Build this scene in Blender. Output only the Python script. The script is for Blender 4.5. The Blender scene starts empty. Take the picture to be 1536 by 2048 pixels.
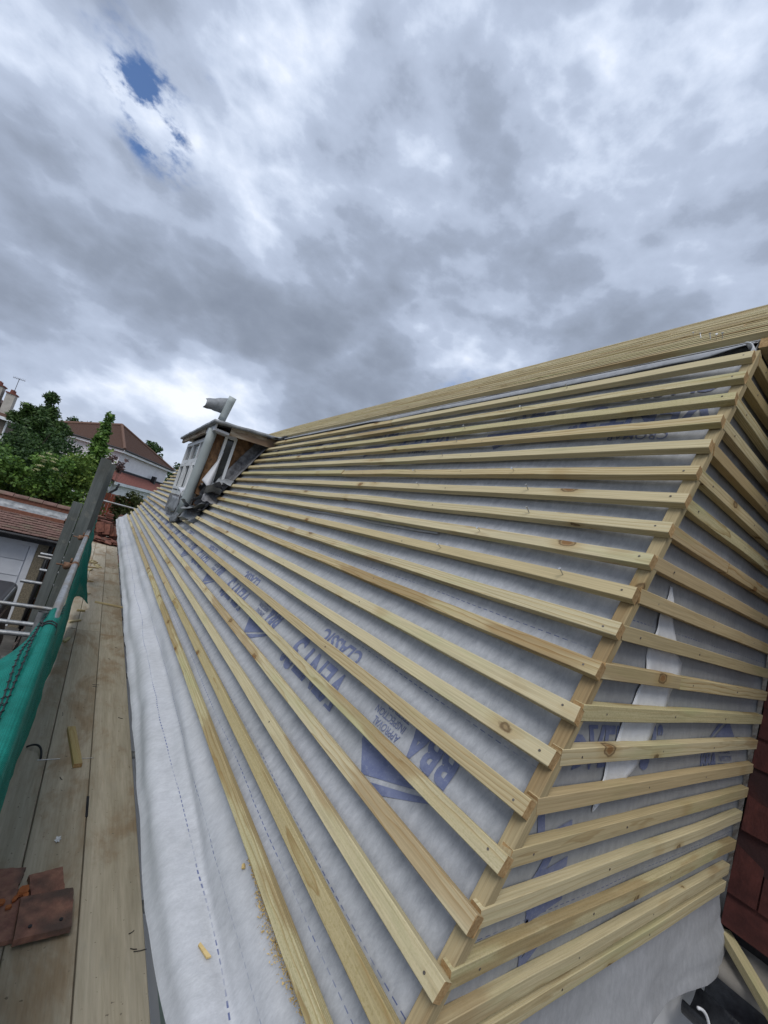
import bpy, math, random
from math import sin, cos, pi, radians, exp, sqrt, floor
from mathutils import Vector, Matrix, noise

random.seed(7)
sc = bpy.context.scene
COL = sc.collection

# ------------------------------------------------------------------ camera
# origin = the lens; +Y runs along the eaves, +X into the roof, Z up; ground lies at z = -4.3
GZ = -4.3
cd = bpy.data.cameras.new('camera')
cam = bpy.data.objects.new('camera', cd)
COL.objects.link(cam)
cd.sensor_fit = 'HORIZONTAL'
cd.sensor_width = 36.0
cd.lens = 19.232
cd.clip_start = 0.02
cd.clip_end = 3000
cam.matrix_world = Matrix(((0.78463, -0.2909, -0.54748, 0), (-0.55088, 0.07797, -0.83093, 0), (0.28441, 0.95357, -0.09907, 0), (0, 0, 0, 1)))
sc.camera = cam

# ------------------------------------------------------------------ sky, sun, exposure
SUN_DIR = Vector((-0.40, -0.42, 0.81)).normalized()
EXPOSURE = 0.40
sc.view_settings.view_transform = 'Standard'
sc.view_settings.look = 'None'
sc.view_settings.exposure = EXPOSURE
sc.view_settings.gamma = 1.0
sc.view_settings.use_curve_mapping = False

world = bpy.data.worlds.new('World')
sc.world = world
world.use_nodes = True


class NT:
    """small helper for building node trees"""
    def __init__(s, tree):
        s.t = tree

    def n(s, typ, ins=None, **props):
        nd = s.t.nodes.new(typ)
        for k, v in props.items():
            setattr(nd, k, v)
        for k, v in (ins or {}).items():
            sock = nd.inputs[k]
            if isinstance(v, bpy.types.NodeSocket):
                s.t.links.new(v, sock)
            else:
                sock.default_value = v
        return nd

    def math(s, op, a, b=0.0, c=None, clamp=False):
        d = {0: a, 1: b}
        if c is not None:
            d[2] = c
        return s.n('ShaderNodeMath', d, operation=op, use_clamp=clamp).outputs[0]

    def vmath(s, op, a, b=(0, 0, 0)):
        nd = s.n('ShaderNodeVectorMath', {0: a, 1: b}, operation=op)
        return nd.outputs[1] if op in ('DOT_PRODUCT', 'LENGTH', 'DISTANCE') else nd.outputs[0]

    def ramp(s, fac, stops, interp='LINEAR'):
        nd = s.n('ShaderNodeValToRGB', {0: fac})
        cr = nd.color_ramp
        cr.interpolation = interp
        while len(cr.elements) < len(stops):
            cr.elements.new(0.5)
        for e, (p, c) in zip(cr.elements, stops):
            e.position = p
            if not hasattr(c, '__len__'):
                c = (c, c, c)
            e.color = (c[0], c[1], c[2], 1)
        return nd.outputs[0]

    def mix(s, fac, a, b, blend='MIX'):
        nd = s.n('ShaderNodeMix', data_type='RGBA', blend_type=blend)
        for idx, v in ((0, fac), (6, a), (7, b)):
            if isinstance(v, bpy.types.NodeSocket):
                s.t.links.new(v, nd.inputs[idx])
            else:
                if idx and len(v) == 3:
                    v = (*v, 1)
                nd.inputs[idx].default_value = v
        return nd.outputs[2]

    def maprange(s, v, a, b, c=0.0, d=1.0, smooth=True):
        return s.n('ShaderNodeMapRange', {0: v, 1: a, 2: b, 3: c, 4: d}, interpolation_type='SMOOTHSTEP' if smooth else 'LINEAR').outputs[0]

    def noise(s, vec, scale, detail=4.0, rough=0.5, dist=0.0, lac=2.0):
        return s.n('ShaderNodeTexNoise', {'Vector': vec, 'Scale': scale, 'Detail': detail, 'Roughness': rough, 'Distortion': dist, 'Lacunarity': lac}).outputs[0]


def build_sky():
    t = world.node_tree
    t.nodes.clear()
    k = NT(t)
    sky = k.n('ShaderNodeTexSky', sky_type='NISHITA', sun_disc=False)
    sky.sun_elevation = math.asin(SUN_DIR.z)
    sky.sun_rotation = math.atan2(SUN_DIR.x, SUN_DIR.y)
    sky.air_density = 1.0
    sky.dust_density = 0.6
    d = k.n('ShaderNodeTexCoord').outputs['Generated']
    xyz = k.n('ShaderNodeSeparateXYZ', {0: d})
    q = k.vmath('MULTIPLY', d, (1.0, 1.0, 1.7))
    warp = k.n('ShaderNodeTexNoise', {'Vector': q, 'Scale': 3.0, 'Detail': 5.0}).outputs[1]
    wv = k.vmath('SCALE', k.vmath('SUBTRACT', warp, (0.5, 0.5, 0.5)))
    wv.node.inputs[3].default_value = 0.15
    dw = k.vmath('NORMALIZE', k.vmath('ADD', d, wv))
    qw = k.vmath('ADD', q, (3.7, 1.9, 5.2))

    def billow(p, sc_):
        n = k.noise(p, sc_, 0.0)
        return k.math('ABSOLUTE', k.math('SUBTRACT', k.math('MULTIPLY', n, 2.0), 1.0))

    def field(p):
        big = k.noise(p, 2.1, 2.0, 0.4)
        mid = k.noise(p, 6.5, 9.0, 0.58)
        pf = k.math('ADD', k.math('MULTIPLY', billow(p, 3.6), 0.62), k.math('ADD', k.math('MULTIPLY', billow(p, 8.0), 0.30), k.math('MULTIPLY', billow(p, 18.0), 0.16)))
        return k.math('ADD', k.math('MULTIPLY', big, 0.58), k.math('ADD', k.math('MULTIPLY', pf, 0.34), k.math('MULTIPLY', mid, 0.26))), mid
    dens, mid = field(qw)
    above, _m = field(k.vmath('ADD', qw, (-0.025, -0.025, 0.06)))
    fine = k.noise(qw, 20.0, 7.0, 0.6)

    def blob(v, deg, power=1.0):
        v = Vector(v).normalized()
        dt = k.vmath('DOT_PRODUCT', dw, tuple(v))
        return k.math('MULTIPLY', k.maprange(dt, cos(radians(deg)), 1.0), power)
    add = None
    for v, deg, pw_ in (((0.259, 0.855, 0.449), 15, .13), ((0.20, 0.90, 0.40), 11, .05), ((-0.196, 0.918, 0.345), 17, .09), ((-0.02, 0.93, 0.36), 13, .08), ((0.362, 0.657, 0.661), 18, .06),
                        ((-0.245, 0.875, 0.417), 12, .07), ((0.565, 0.372, 0.737), 32, .06), ((0.25, 0.75, 0.62), 11, .05), ((0.5, 0.68, 0.54), 14, .04), ((0.62, 0.60, 0.50), 12, .05),
                        ((-0.01, 0.986, 0.165), 10, -.11), ((0.16, 0.96, 0.22), 9, -.13), ((0.558, 0.66, 0.50), 8, -.05), ((0.293, 0.665, 0.687), 5, -.06),
                        ((0.17, 0.80, 0.57), 12, -.035), ((0.03, 0.70, 0.71), 18, -.02), ((0.04, 0.82, 0.57), 10, -.02), ((-0.22, 0.955, 0.22), 9, -.06), ((0.30, 0.86, 0.37), 6, -.04)):
        b = blob(v, deg, pw_ * 0.9)
        add = b if add is None else k.math('ADD', add, b)
    relief = k.math('SUBTRACT', dens, above)            # lit edges towards the light, dull bases
    thick = k.math('ADD', k.math('ADD', dens, add), k.math('ADD', k.math('MULTIPLY', relief, -1.15), k.math('MULTIPLY', k.math('SUBTRACT', fine, 0.5), 0.13)))
    shade = k.ramp(thick, [(0.32, (0.74, 0.78, 0.84)), (0.395, (0.55, 0.615, 0.74)), (0.445, (0.455, 0.52, 0.645)), (0.475, (0.385, 0.445, 0.565)), (0.535, (0.34, 0.395, 0.505)), (0.57, (0.285, 0.333, 0.43)), (0.68, (0.22, 0.257, 0.33)), (0.84, (0.165, 0.195, 0.255))])
    gap = None
    for v, deg, pw_ in (((-0.137, 0.803, 0.58), 4.6, .58), ((-0.10, 0.832, 0.546), 4.0, .52), ((-0.16, 0.785, 0.60), 3.5, .30), ((-0.09, 0.758, 0.646), 3.5, .26),
                        ((-0.19, 0.76, 0.62), 5.0, .25), ((0.57, 0.70, 0.43), 6.0, .22)):
        b = blob(v, deg, pw_ * 0.72)
        gap = b if gap is None else k.math('ADD', gap, b)
    rag = k.math('ADD', k.math('MULTIPLY', mid, 0.7), k.math('MULTIPLY', fine, 0.5))
    wisps = k.math('MULTIPLY', k.math('SUBTRACT', 0.6, rag), 2.6)
    clear = k.maprange(k.math('MULTIPLY', gap, k.math('ADD', 0.9, k.math('MULTIPLY', wisps, 3.2))), 0.10, 0.62)
    blue = k.mix(1.0, sky.outputs[0], (0.078, 0.090, 0.110), 'MULTIPLY')
    # below the horizon the overcast simply carries on dull
    col = k.mix(clear, shade, blue)
    haze = k.maprange(xyz.outputs[2], 0.14, 0.0, 0.0, 0.55)
    col = k.mix(haze, col, (0.50, 0.55, 0.62))
    bg = k.n('ShaderNodeBackground', {0: col, 1: 1.0})
    out = k.n('ShaderNodeOutputWorld', {0: bg.outputs[0]})


build_sky()

sl = bpy.data.lights.new('sun', 'SUN')
sl.energy = 1.45
sl.angle = radians(34)
sl.color = (1.0, 0.965, 0.91)
so = bpy.data.objects.new('sun', sl)
so.rotation_euler = (-SUN_DIR).to_track_quat('-Z', 'Y').to_euler()
COL.objects.link(so)

# ------------------------------------------------------------------ object helpers


def tag(o, label=None, cat=None, group=None, kind=None):
    if cat and not kind:
        kind = 'thing'
    if label:
        o['label'] = label
    if cat:
        o['category'] = cat
    if group:
        o['group'] = group
    if kind:
        o['kind'] = kind
    return o


def empty(name, loc=(0, 0, 0), parent=None):
    o = bpy.data.objects.new(name, None)
    o.empty_display_size = 0.1
    o.location = loc
    COL.objects.link(o)
    if parent:
        o.parent = parent
    return o


def link(name, me, mat=None, parent=None, loc=None, mtx=None):
    o = bpy.data.objects.new(name, me)
    if mat and not me.materials:
        for m_ in (mat if isinstance(mat, (list, tuple)) else [mat]):
            me.materials.append(m_)
    COL.objects.link(o)
    if parent:
        o.parent = parent
    if mtx is not None:
        # mtx is in world space; all parents are unrotated empties
        if parent:
            pw = parent.location.copy()
            if parent.parent:
                pw = pw + parent.parent.location
            mtx = Matrix.Translation(-pw) @ mtx
        o.matrix_basis = mtx
    elif loc is not None:
        o.location = loc
    return o


class MB:
    """collects geometry, builds one mesh"""
    def __init__(s):
        s.v = []
        s.f = []
        s.mi = []

    def add(s, vs, fs, mi=0):
        b = len(s.v)
        s.v.extend([tuple(v) for v in vs])
        for f in fs:
            s.f.append([b + i for i in f])
            s.mi.append(mi)

    def box(s, lo, hi, mi=0, mtx=None):
        x0, y0, z0 = lo
        x1, y1, z1 = hi
        vs = [(x0, y0, z0), (x1, y0, z0), (x1, y1, z0), (x0, y1, z0), (x0, y0, z1), (x1, y0, z1), (x1, y1, z1), (x0, y1, z1)]
        if mtx is not None:
            vs = [mtx @ Vector(v) for v in vs]
        s.add(vs, [(3, 2, 1, 0), (4, 5, 6, 7), (0, 1, 5, 4), (1, 2, 6, 5), (2, 3, 7, 6), (3, 0, 4, 7)], mi)

    def tube(s, pts, r, n=10, mi=0, caps=True, radii=None):
        pts = [Vector(p) for p in pts]
        base = len(s.v)
        ref = None
        for i, p in enumerate(pts):
            t = (pts[min(i + 1, len(pts) - 1)] - pts[max(i - 1, 0)]).normalized()
            if ref is None:
                ref = t.orthogonal().normalized()
            a = (ref - t * ref.dot(t)).normalized()
            ref = a
            b = t.cross(a)
            rr = radii[i] if radii else r
            for j in range(n):
                w = 2 * pi * j / n
                s.v.append(tuple(p + a * (rr * cos(w)) + b * (rr * sin(w))))
        for i in range(len(pts) - 1):
            for j in range(n):
                j2 = (j + 1) % n
                s.f.append([base + i * n + j, base + i * n + j2, base + (i + 1) * n + j2, base + (i + 1) * n + j])
                s.mi.append(mi)
        if caps:
            s.f.append([base + j for j in reversed(range(n))])
            s.f.append([base + (len(pts) - 1) * n + j for j in range(n)])
            s.mi += [mi, mi]

    def prism(s, poly, d, mi=0):
        """poly: 3-D points, extruded by vector d"""
        n = len(poly)
        d = Vector(d)
        vs = [Vector(p) for p in poly] + [Vector(p) + d for p in poly]
        fs = [list(reversed(range(n))), [n + i for i in range(n)]]
        for i in range(n):
            fs.append([i, (i + 1) % n, n + (i + 1) % n, n + i])
        s.add(vs, fs, mi)

    def grid(s, rows, mi=0, close=False):
        base = len(s.v)
        m = len(rows[0])
        for r in rows:
            for p in r:
                s.v.append(tuple(p))
        for i in range(len(rows) - 1):
            for j in range(m - 1):
                s.f.append([base + i * m + j, base + i * m + j + 1, base + (i + 1) * m + j + 1, base + (i + 1) * m + j])
                s.mi.append(mi)

    def mesh(s, name, smooth=False):
        me = bpy.data.meshes.new(name)
        me.from_pydata(s.v, [], s.f)
        if any(s.mi):
            me.polygons.foreach_set('material_index', s.mi)
        if smooth:
            me.polygons.foreach_set('use_smooth', [True] * len(me.polygons))
        me.update()
        return me

    def obj(s, name, mat, parent=None, smooth=False, loc=None):
        return link(name, s.mesh(name, smooth), mat, parent, loc)


def fn(x, y=0.0, z=0.0):
    return noise.noise(Vector((x, y, z)))


def fbm(x, y=0.0, z=0.0, o=4):
    return noise.fractal(Vector((x, y, z)), 0.9, 2.1, o)


def sstep(a, b, x):
    t = max(0.0, min(1.0, (x - a) / (b - a)))
    return t * t * (3 - 2 * t)

# ------------------------------------------------------------------ materials


def material(name):
    m = bpy.data.materials.new(name)
    m.use_nodes = True
    m.node_tree.nodes.clear()
    k = NT(m.node_tree)
    bs = k.n('ShaderNodeBsdfPrincipled')
    k.n('ShaderNodeOutputMaterial', {0: bs.outputs[0]})
    k.bs = bs
    return m, k


def setp(k, **kw):
    nm = {'col': 'Base Color', 'rough': 'Roughness', 'metal': 'Metallic', 'spec': 'Specular IOR Level', 'normal': 'Normal', 'trans': 'Transmission Weight', 'alpha': 'Alpha', 'sheen': 'Sheen Weight'}
    for a, v in kw.items():
        s_ = k.bs.inputs[nm[a]]
        if isinstance(v, bpy.types.NodeSocket):
            k.t.links.new(v, s_)
        else:
            if a == 'col' and len(v) == 3:
                v = (*v, 1)
            s_.default_value = v


def objvec(k, scale=(1, 1, 1), rnd=37.0):
    co = k.n('ShaderNodeTexCoord').outputs['Object']
    oi = k.n('ShaderNodeObjectInfo').outputs['Random']
    off = k.n('ShaderNodeCombineXYZ', {0: k.math('MULTIPLY', oi, rnd), 1: k.math('MULTIPLY', oi, rnd * 0.71), 2: k.math('MULTIPLY', oi, rnd * 1.37)}).outputs[0]
    v = k.vmath('ADD', k.vmath('MULTIPLY', co, scale), off)
    return v, co, oi


def bump(k, h, strength=0.3, dist=0.01):
    return k.n('ShaderNodeBump', {'Height': h, 'Strength': strength, 'Distance': dist}).outputs[0]


def mottled(name, c1, c2, scale=8.0, rough=0.8, detail=5.0, b=0.2, metal=0.0, vscale=(1, 1, 1), c3=None, rnd=37.0, spec=0.3, bd=0.004, bs=6.0):
    m, k = material(name)
    v, co, oi = objvec(k, vscale, rnd)
    f = k.noise(v, scale, detail, 0.6)
    col = k.ramp(f, [(0.32, c1), (0.68, c2)])
    if c3:
        g = k.noise(v, scale * 0.23, 3.0, 0.5)
        col = k.mix(k.maprange(g, 0.48, 0.68), col, c3)
    col = k.mix(1.0, col, k.ramp(oi, [(0, 0.84), (1, 1.12)]), 'MULTIPLY')
    setp(k, col=col, rough=rough, metal=metal, spec=spec, normal=bump(k, k.noise(v, scale * bs, 3.0), b, bd))
    return m


def wood_batten():
    m, k = material('treated_pine')
    co = k.n('ShaderNodeTexCoord').outputs['Object']
    oi = k.n('ShaderNodeObjectInfo').outputs['Random']
    r2 = k.math('FRACT', k.math('MULTIPLY', oi, 17.31))
    r3 = k.math('FRACT', k.math('MULTIPLY', oi, 71.7))
    xyz = k.n('ShaderNodeSeparateXYZ', {0: co})
    bx = k.math('ADD', xyz.outputs[0], k.math('MULTIPLY', oi, 53.0))
    # growth rings round a pith that lies outside the stick and wanders along it
    oy = k.math('ADD', k.math('MULTIPLY', k.math('SUBTRACT', r2, 0.5), 0.12), 0.0)
    oz = k.math('ADD', k.math('MULTIPLY', r3, 0.06), 0.012)
    yv = k.n('ShaderNodeCombineXYZ', {0: k.math('MULTIPLY', bx, 0.13), 1: k.math('ADD', xyz.outputs[1], oy), 2: k.math('ADD', xyz.outputs[2], oz)}).outputs[0]
    wave = k.n('ShaderNodeTexWave', {'Vector': yv, 'Scale': 66.0, 'Distortion': 7.0, 'Detail': 3.0, 'Detail Scale': 0.36, 'Detail Roughness': 0.55}, wave_type='RINGS', rings_direction='X', wave_profile='SAW').outputs[1]
    fv = k.n('ShaderNodeCombineXYZ', {0: k.math('MULTIPLY', bx, 5.0), 1: k.math('MULTIPLY', xyz.outputs[1], 260.0), 2: k.math('MULTIPLY', xyz.outputs[2], 260.0)}).outputs[0]
    fib = k.noise(fv, 1.0, 3.0, 0.6)
    base = k.ramp(wave, [(0.0, (0.58, 0.505, 0.325)), (0.60, (0.55, 0.475, 0.295)), (0.84, (0.47, 0.37, 0.205)), (0.94, (0.33, 0.225, 0.105)), (1.0, (0.50, 0.42, 0.25))])
    grainy = k.maprange(r3, 0.15, 0.95, 0.22, 1.0)
    col = k.mix(grainy, (0.55, 0.475, 0.295), base)
    stip = k.noise(k.vmath('MULTIPLY', co, (1.0, 1.6, 1.6)), 190.0, 3.0, 0.6)
    r4 = k.math('FRACT', k.math('MULTIPLY', oi, 211.3))
    col = k.mix(k.math('MULTIPLY', k.maprange(stip, 0.50, 0.62), k.maprange(r4, 0.45, 1.0, 0.0, 0.5)), col, (0.36, 0.32, 0.15))
    pv = k.n('ShaderNodeCombineXYZ', {0: k.math('MULTIPLY', bx, 1.6), 1: k.math('MULTIPLY', xyz.outputs[1], 9.0), 2: k.math('MULTIPLY', xyz.outputs[2], 9.0)}).outputs[0]
    patch = k.noise(pv, 1.0, 4.0, 0.6)
    col = k.mix(k.math('MULTIPLY', k.maprange(patch, 0.52, 0.70), 0.5), col, (0.42, 0.425, 0.22))      # green preservative
    patch2 = k.noise(k.vmath('ADD', pv, (9.1, 3.3, 5.7)), 0.7, 4.0, 0.55)
    lim = k.math('SUBTRACT', 0.70, k.math('MULTIPLY', r2, 0.20))
    brown = k.maprange(k.math('SUBTRACT', patch2, lim), 0.0, 0.05)
    col = k.mix(k.math('MULTIPLY', brown, 0.75), col, k.mix(0.6, col, (0.27, 0.15, 0.055)))
    # some sticks are brown heartwood throughout
    heart = k.math('MAXIMUM', k.maprange(r4, 0.90, 0.94, 0.0, 0.7), k.math('SUBTRACT', 1.0, k.n('ShaderNodeSeparateColor', {0: k.n('ShaderNodeObjectInfo').outputs['Color']}).outputs[0]))
    col = k.mix(heart, col, k.mix(0.55, col, (0.30, 0.16, 0.055)))
    # knots
    kv = k.n('ShaderNodeCombineXYZ', {0: k.math('MULTIPLY', bx, 7.0), 1: k.math('MULTIPLY', xyz.outputs[1], 13.0), 2: k.math('MULTIPLY', xyz.outputs[2], 13.0)}).outputs[0]
    kw = k.n('ShaderNodeTexNoise', {'Vector': co, 'Scale': 70.0, 'Detail': 3.0}).outputs[1]
    ks = k.vmath('SCALE', k.vmath('SUBTRACT', kw, (0.5, 0.5, 0.5)))
    ks.node.inputs[3].default_value = 0.12
    kv = k.vmath('ADD', kv, ks)
    vn = k.n('ShaderNodeTexVoronoi', {'Vector': kv, 'Scale': 1.0, 'Randomness': 1.0})
    vor = vn.outputs[0]
    gate = k.math('GREATER_THAN', k.n('ShaderNodeSeparateColor', {0: vn.outputs[1]}).outputs[0], 0.62)
    size = k.n('ShaderNodeSeparateColor', {0: vn.outputs[1]}).outputs[1]
    rad = k.math('ADD', 0.05, k.math('MULTIPLY', size, 0.13))
    q = k.math('DIVIDE', vor, rad)
    kn = k.math('MULTIPLY', k.maprange(q, 1.0, 0.55), gate)
    halo = k.math('MULTIPLY', k.maprange(q, 3.2, 0.9), gate)
    rim = k.math('MULTIPLY', k.maprange(k.math('ABSOLUTE', k.math('SUBTRACT', q, 1.0)), 0.3, 0.0), gate)
    col = k.mix(k.math('MULTIPLY', halo, 0.45), col, (0.36, 0.24, 0.095))
    col = k.mix(k.math('MULTIPLY', kn, 0.85), col, (0.20, 0.095, 0.035))
    col = k.mix(k.math('MULTIPLY', rim, 0.75), col, (0.075, 0.035, 0.016))
    # sawn stripe and dirt
    dirt = k.noise(fv, 0.35, 5.0, 0.7)
    col = k.mix(k.maprange(dirt, 0.52, 0.80, 0.0, 0.35), col, (0.20, 0.15, 0.075))
    col = k.mix(1.0, col, k.ramp(fib, [(0.25, 0.78), (0.7, 1.08)]), 'MULTIPLY')
    col = k.mix(1.0, col, k.ramp(r4, [(0.0, (0.74, 0.69, 0.64)), (0.22, (0.97, 0.92, 0.84)), (0.5, (1.08, 1.08, 1.10)), (0.75, (1.0, 1.0, 0.98)), (1, (0.90, 0.92, 0.80))]), 'MULTIPLY')
    h = fib
    setp(k, col=col, rough=0.85, spec=0.12, normal=bump(k, h, 0.18, 0.0006))
    return m


def membrane_mat(name, dashes, c_lo=(0.295, 0.309, 0.332), c_hi=(0.455, 0.468, 0.49)):
    """non-woven roofing felt; dashes = [(v position, x from, x to)] printed lap lines along local X"""
    m, k = material(name)
    co = k.n('ShaderNodeTexCoord').outputs['Object']
    f1 = k.noise(k.vmath('MULTIPLY', co, (1.5, 0.75, 1.0)), 30.0, 7.0, 0.72, 0.3)
    f2 = k.noise(co, 3.0, 4.0, 0.6)
    f3 = k.noise(k.vmath('MULTIPLY', co, (1.6, 0.6, 1.0)), 170.0, 3.0, 0.65)
    col = k.ramp(f1, [(0.30, c_lo), (0.70, c_hi)])
    col = k.mix(1.0, col, k.ramp(f2, [(0.3, (0.90, 0.90, 0.89)), (0.7, (1.06, 1.06, 1.07))]), 'MULTIPLY')
    col = k.mix(1.0, col, k.ramp(f3, [(0.3, 0.93), (0.7, 1.05)]), 'MULTIPLY')
    stain = k.noise(k.vmath('MULTIPLY', co, (1.0, 2.4, 1)), 1.7, 5.0, 0.65, 0.6)
    col = k.mix(k.maprange(stain, 0.60, 0.78, 0.0, 0.22), col, (0.40, 0.36, 0.30))
    xyz = k.n('ShaderNodeSeparateXYZ', {0: co})
    tot = None
    wob = k.math('MULTIPLY', k.math('SUBTRACT', k.noise(co, 1.5, 2.0), 0.5), 0.012)
    yw = k.math('ADD', xyz.outputs[1], wob)
    on = k.math('LESS_THAN', k.math('FRACT', k.math('MULTIPLY', xyz.outputs[0], 44.0)), 0.62)
    for v, a, b in dashes:
        ln = k.math('LESS_THAN', k.math('ABSOLUTE', k.math('SUBTRACT', yw, v)), 0.0011)
        tot = ln if tot is None else k.math('MAXIMUM', tot, ln)
    if tot is not None:
        fade = k.maprange(k.noise(co, 6.0, 3.0), 0.40, 0.55, 0.25, 0.85)
        tot = k.math('MULTIPLY', k.math('MULTIPLY', tot, on), fade)
        col = k.mix(tot, col, (0.06, 0.085, 0.22))
    bh = k.math('ADD', k.math('MULTIPLY', f1, 1.0), k.math('MULTIPLY', f3, 0.35))
    setp(k, col=col, rough=0.58, spec=0.30, normal=bump(k, bh, 0.10, 0.004))
    return m


def print_mat():
    m, k = material('blue_print')
    co = k.n('ShaderNodeTexCoord').outputs['Object']
    f1 = k.noise(co, 24.0, 6.0, 0.7, 0.4)
    f3 = k.noise(co, 120.0, 4.0, 0.7)
    col = k.ramp(f1, [(0.32, (0.115, 0.14, 0.255)), (0.7, (0.19, 0.215, 0.325))])
    col = k.mix(k.maprange(f3, 0.54, 0.76, 0.0, 0.55), col, (0.34, 0.365, 0.42))
    setp(k, col=col, rough=0.6, spec=0.3)
    return m


def board_mat(name, c1, c2, stain, axis=1, rnd=40.0):
    m, k = material(name)
    sc_ = [9.0, 9.0, 9.0]
    sc_[axis] = 0.55
    v, co, oi = objvec(k, tuple(sc_), rnd)
    f = k.noise(v, 2.2, 7.0, 0.68)
    fine = k.noise(v, 11.0, 4.0, 0.6)
    col = k.ramp(f, [(0.3, c1), (0.7, c2)])
    sv, _, _ = objvec(k, (2.2, 0.9, 1.0) if axis == 1 else (0.9, 2.2, 1.0), rnd)
    s_ = k.noise(sv, 1.5, 6.0, 0.66, 0.5)
    col = k.mix(k.maprange(s_, 0.46, 0.66, 0.0, 0.85), col, stain)
    gr = k.noise(sv, 5.5, 6.0, 0.7)
    col = k.mix(k.maprange(gr, 0.56, 0.74, 0.0, 0.35), col, (0.34, 0.32, 0.27))
    spk = k.noise(co, 60.0, 2.0, 0.5)
    col = k.mix(k.maprange(spk, 0.70, 0.76, 0.0, 0.6), col, (0.05, 0.04, 0.03))
    col = k.mix(1.0, col, k.ramp(fine, [(0.25, 0.84), (0.7, 1.08)]), 'MULTIPLY')
    col = k.mix(1.0, col, k.ramp(oi, [(0, 0.86), (1, 1.1)]), 'MULTIPLY')
    setp(k, col=col, rough=0.85, spec=0.2, normal=bump(k, k.math('ADD', f, fine), 0.35, 0.003))
    return m


def leaf_mat(name, dark, light, trans=0.25):
    m, k = material(name)
    at = k.n('ShaderNodeAttribute', attribute_name='leaf', attribute_type='GEOMETRY').outputs['Fac']
    col = k.ramp(at, [(0.0, dark), (0.6, tuple((a + b) / 2 for a, b in zip(dark, light))), (1.0, light)])
    setp(k, col=col, rough=0.55, spec=0.35)
    tr = k.n('ShaderNodeBsdfTranslucent', {0: col})
    mx = k.n('ShaderNodeMixShader', {0: trans, 1: k.bs.outputs[0], 2: tr.outputs[0]})
    out = [n for n in k.t.nodes if n.type == 'OUTPUT_MATERIAL'][0]
    k.t.links.new(mx.outputs[0], out.inputs[0])
    return m


def net_mat():
    m, k = material('debris_netting')
    co = k.n('ShaderNodeTexCoord').outputs['Object']
    f = k.noise(co, 9.0, 5.0, 0.6)
    w = k.noise(k.vmath('MULTIPLY', co, (300, 120, 300)), 1.0, 2.0)
    col = k.ramp(f, [(0.3, (0.008, 0.205, 0.165)), (0.7, (0.016, 0.31, 0.255))])
    col = k.mix(1.0, col, k.ramp(w, [(0.3, 0.8), (0.7, 1.1)]), 'MULTIPLY')
    setp(k, col=col, rough=0.6, spec=0.3, normal=bump(k, w, 0.2, 0.002))
    tr = k.n('ShaderNodeBsdfTranslucent', {0: col})
    mx = k.n('ShaderNodeMixShader', {0: 0.35, 1: k.bs.outputs[0], 2: tr.outputs[0]})
    holes = k.n('ShaderNodeBsdfTransparent')
    uv = k.n('ShaderNodeSeparateXYZ', {0: co})
    wy = k.math('SINE', k.math('MULTIPLY', uv.outputs[1], 900.0))
    wz = k.math('SINE', k.math('MULTIPLY', k.math('ADD', uv.outputs[2], uv.outputs[0]), 900.0))
    hole = k.math('MULTIPLY', k.math('GREATER_THAN', wy, 0.1), k.math('GREATER_THAN', wz, 0.1))
    mx2 = k.n('ShaderNodeMixShader', {0: k.math('MULTIPLY', hole, 0.7), 1: mx.outputs[0], 2: holes.outputs[0]})
    out = [n for n in k.t.nodes if n.type == 'OUTPUT_MATERIAL'][0]
    k.t.links.new(mx2.outputs[0], out.inputs[0])
    return m


MAT = {}
MAT['pine'] = wood_batten()
MAT['print'] = print_mat()
MAT['endgrain'] = mottled('pine_end_grain', (0.30, 0.18, 0.075), (0.47, 0.32, 0.16), 150, 0.9, b=0.3)
MAT['print_dark'] = mottled('dark_print', (0.02, 0.02, 0.03), (0.05, 0.05, 0.07))
MAT['galv'] = mottled('galvanised_steel', (0.25, 0.255, 0.26), (0.43, 0.44, 0.445), 22, 0.45, metal=0.75, b=0.1, c3=(0.30, 0.28, 0.25))
MAT['rust'] = mottled('rusty_steel', (0.12, 0.06, 0.035), (0.28, 0.17, 0.11), 40, 0.7, metal=0.35)
MAT['oldnail'] = mottled('dull_nail', (0.10, 0.085, 0.07), (0.22, 0.20, 0.18), 60, 0.6, metal=0.5, b=0.0)
MAT['nail'] = mottled('bright_nail', (0.5, 0.5, 0.5), (0.65, 0.65, 0.64), 60, 0.35, metal=0.9, b=0.0)
MAT['board'] = board_mat('scaffold_board', (0.36, 0.315, 0.235), (0.50, 0.445, 0.35), (0.29, 0.21, 0.13))
MAT['oldboard'] = board_mat('weathered_grey_board', (0.085, 0.095, 0.092), (0.17, 0.185, 0.178), (0.10, 0.105, 0.095), axis=2)
MAT['tile'] = mottled('old_clay_tile', (0.19, 0.092, 0.072), (0.34, 0.175, 0.125), 26, 0.85, b=0.6, c3=(0.10, 0.07, 0.06))
MAT['tile_face'] = mottled('brown_clay_tile', (0.13, 0.055, 0.042), (0.25, 0.105, 0.072), 10, 0.85, b=0.3, c3=(0.10, 0.07, 0.055))
MAT['tile_hung'] = mottled('dark_red_hung_tile', (0.060, 0.018, 0.016), (0.115, 0.034, 0.028), 14, 0.72, b=0.4, c3=(0.045, 0.020, 0.020))
MAT['tile_pent'] = mottled('weathered_red_tile', (0.12, 0.072, 0.060), (0.205, 0.122, 0.102), 9, 0.85, b=0.3, c3=(0.15, 0.115, 0.085), rnd=80)
MAT['orange'] = mottled('broken_orange_clay', (0.34, 0.10, 0.035), (0.48, 0.17, 0.06), 30, 0.9)
MAT['render'] = mottled('white_render', (0.78, 0.79, 0.80), (0.86, 0.87, 0.88), 3, 0.85, b=0.15, c3=(0.74, 0.75, 0.77))
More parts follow.
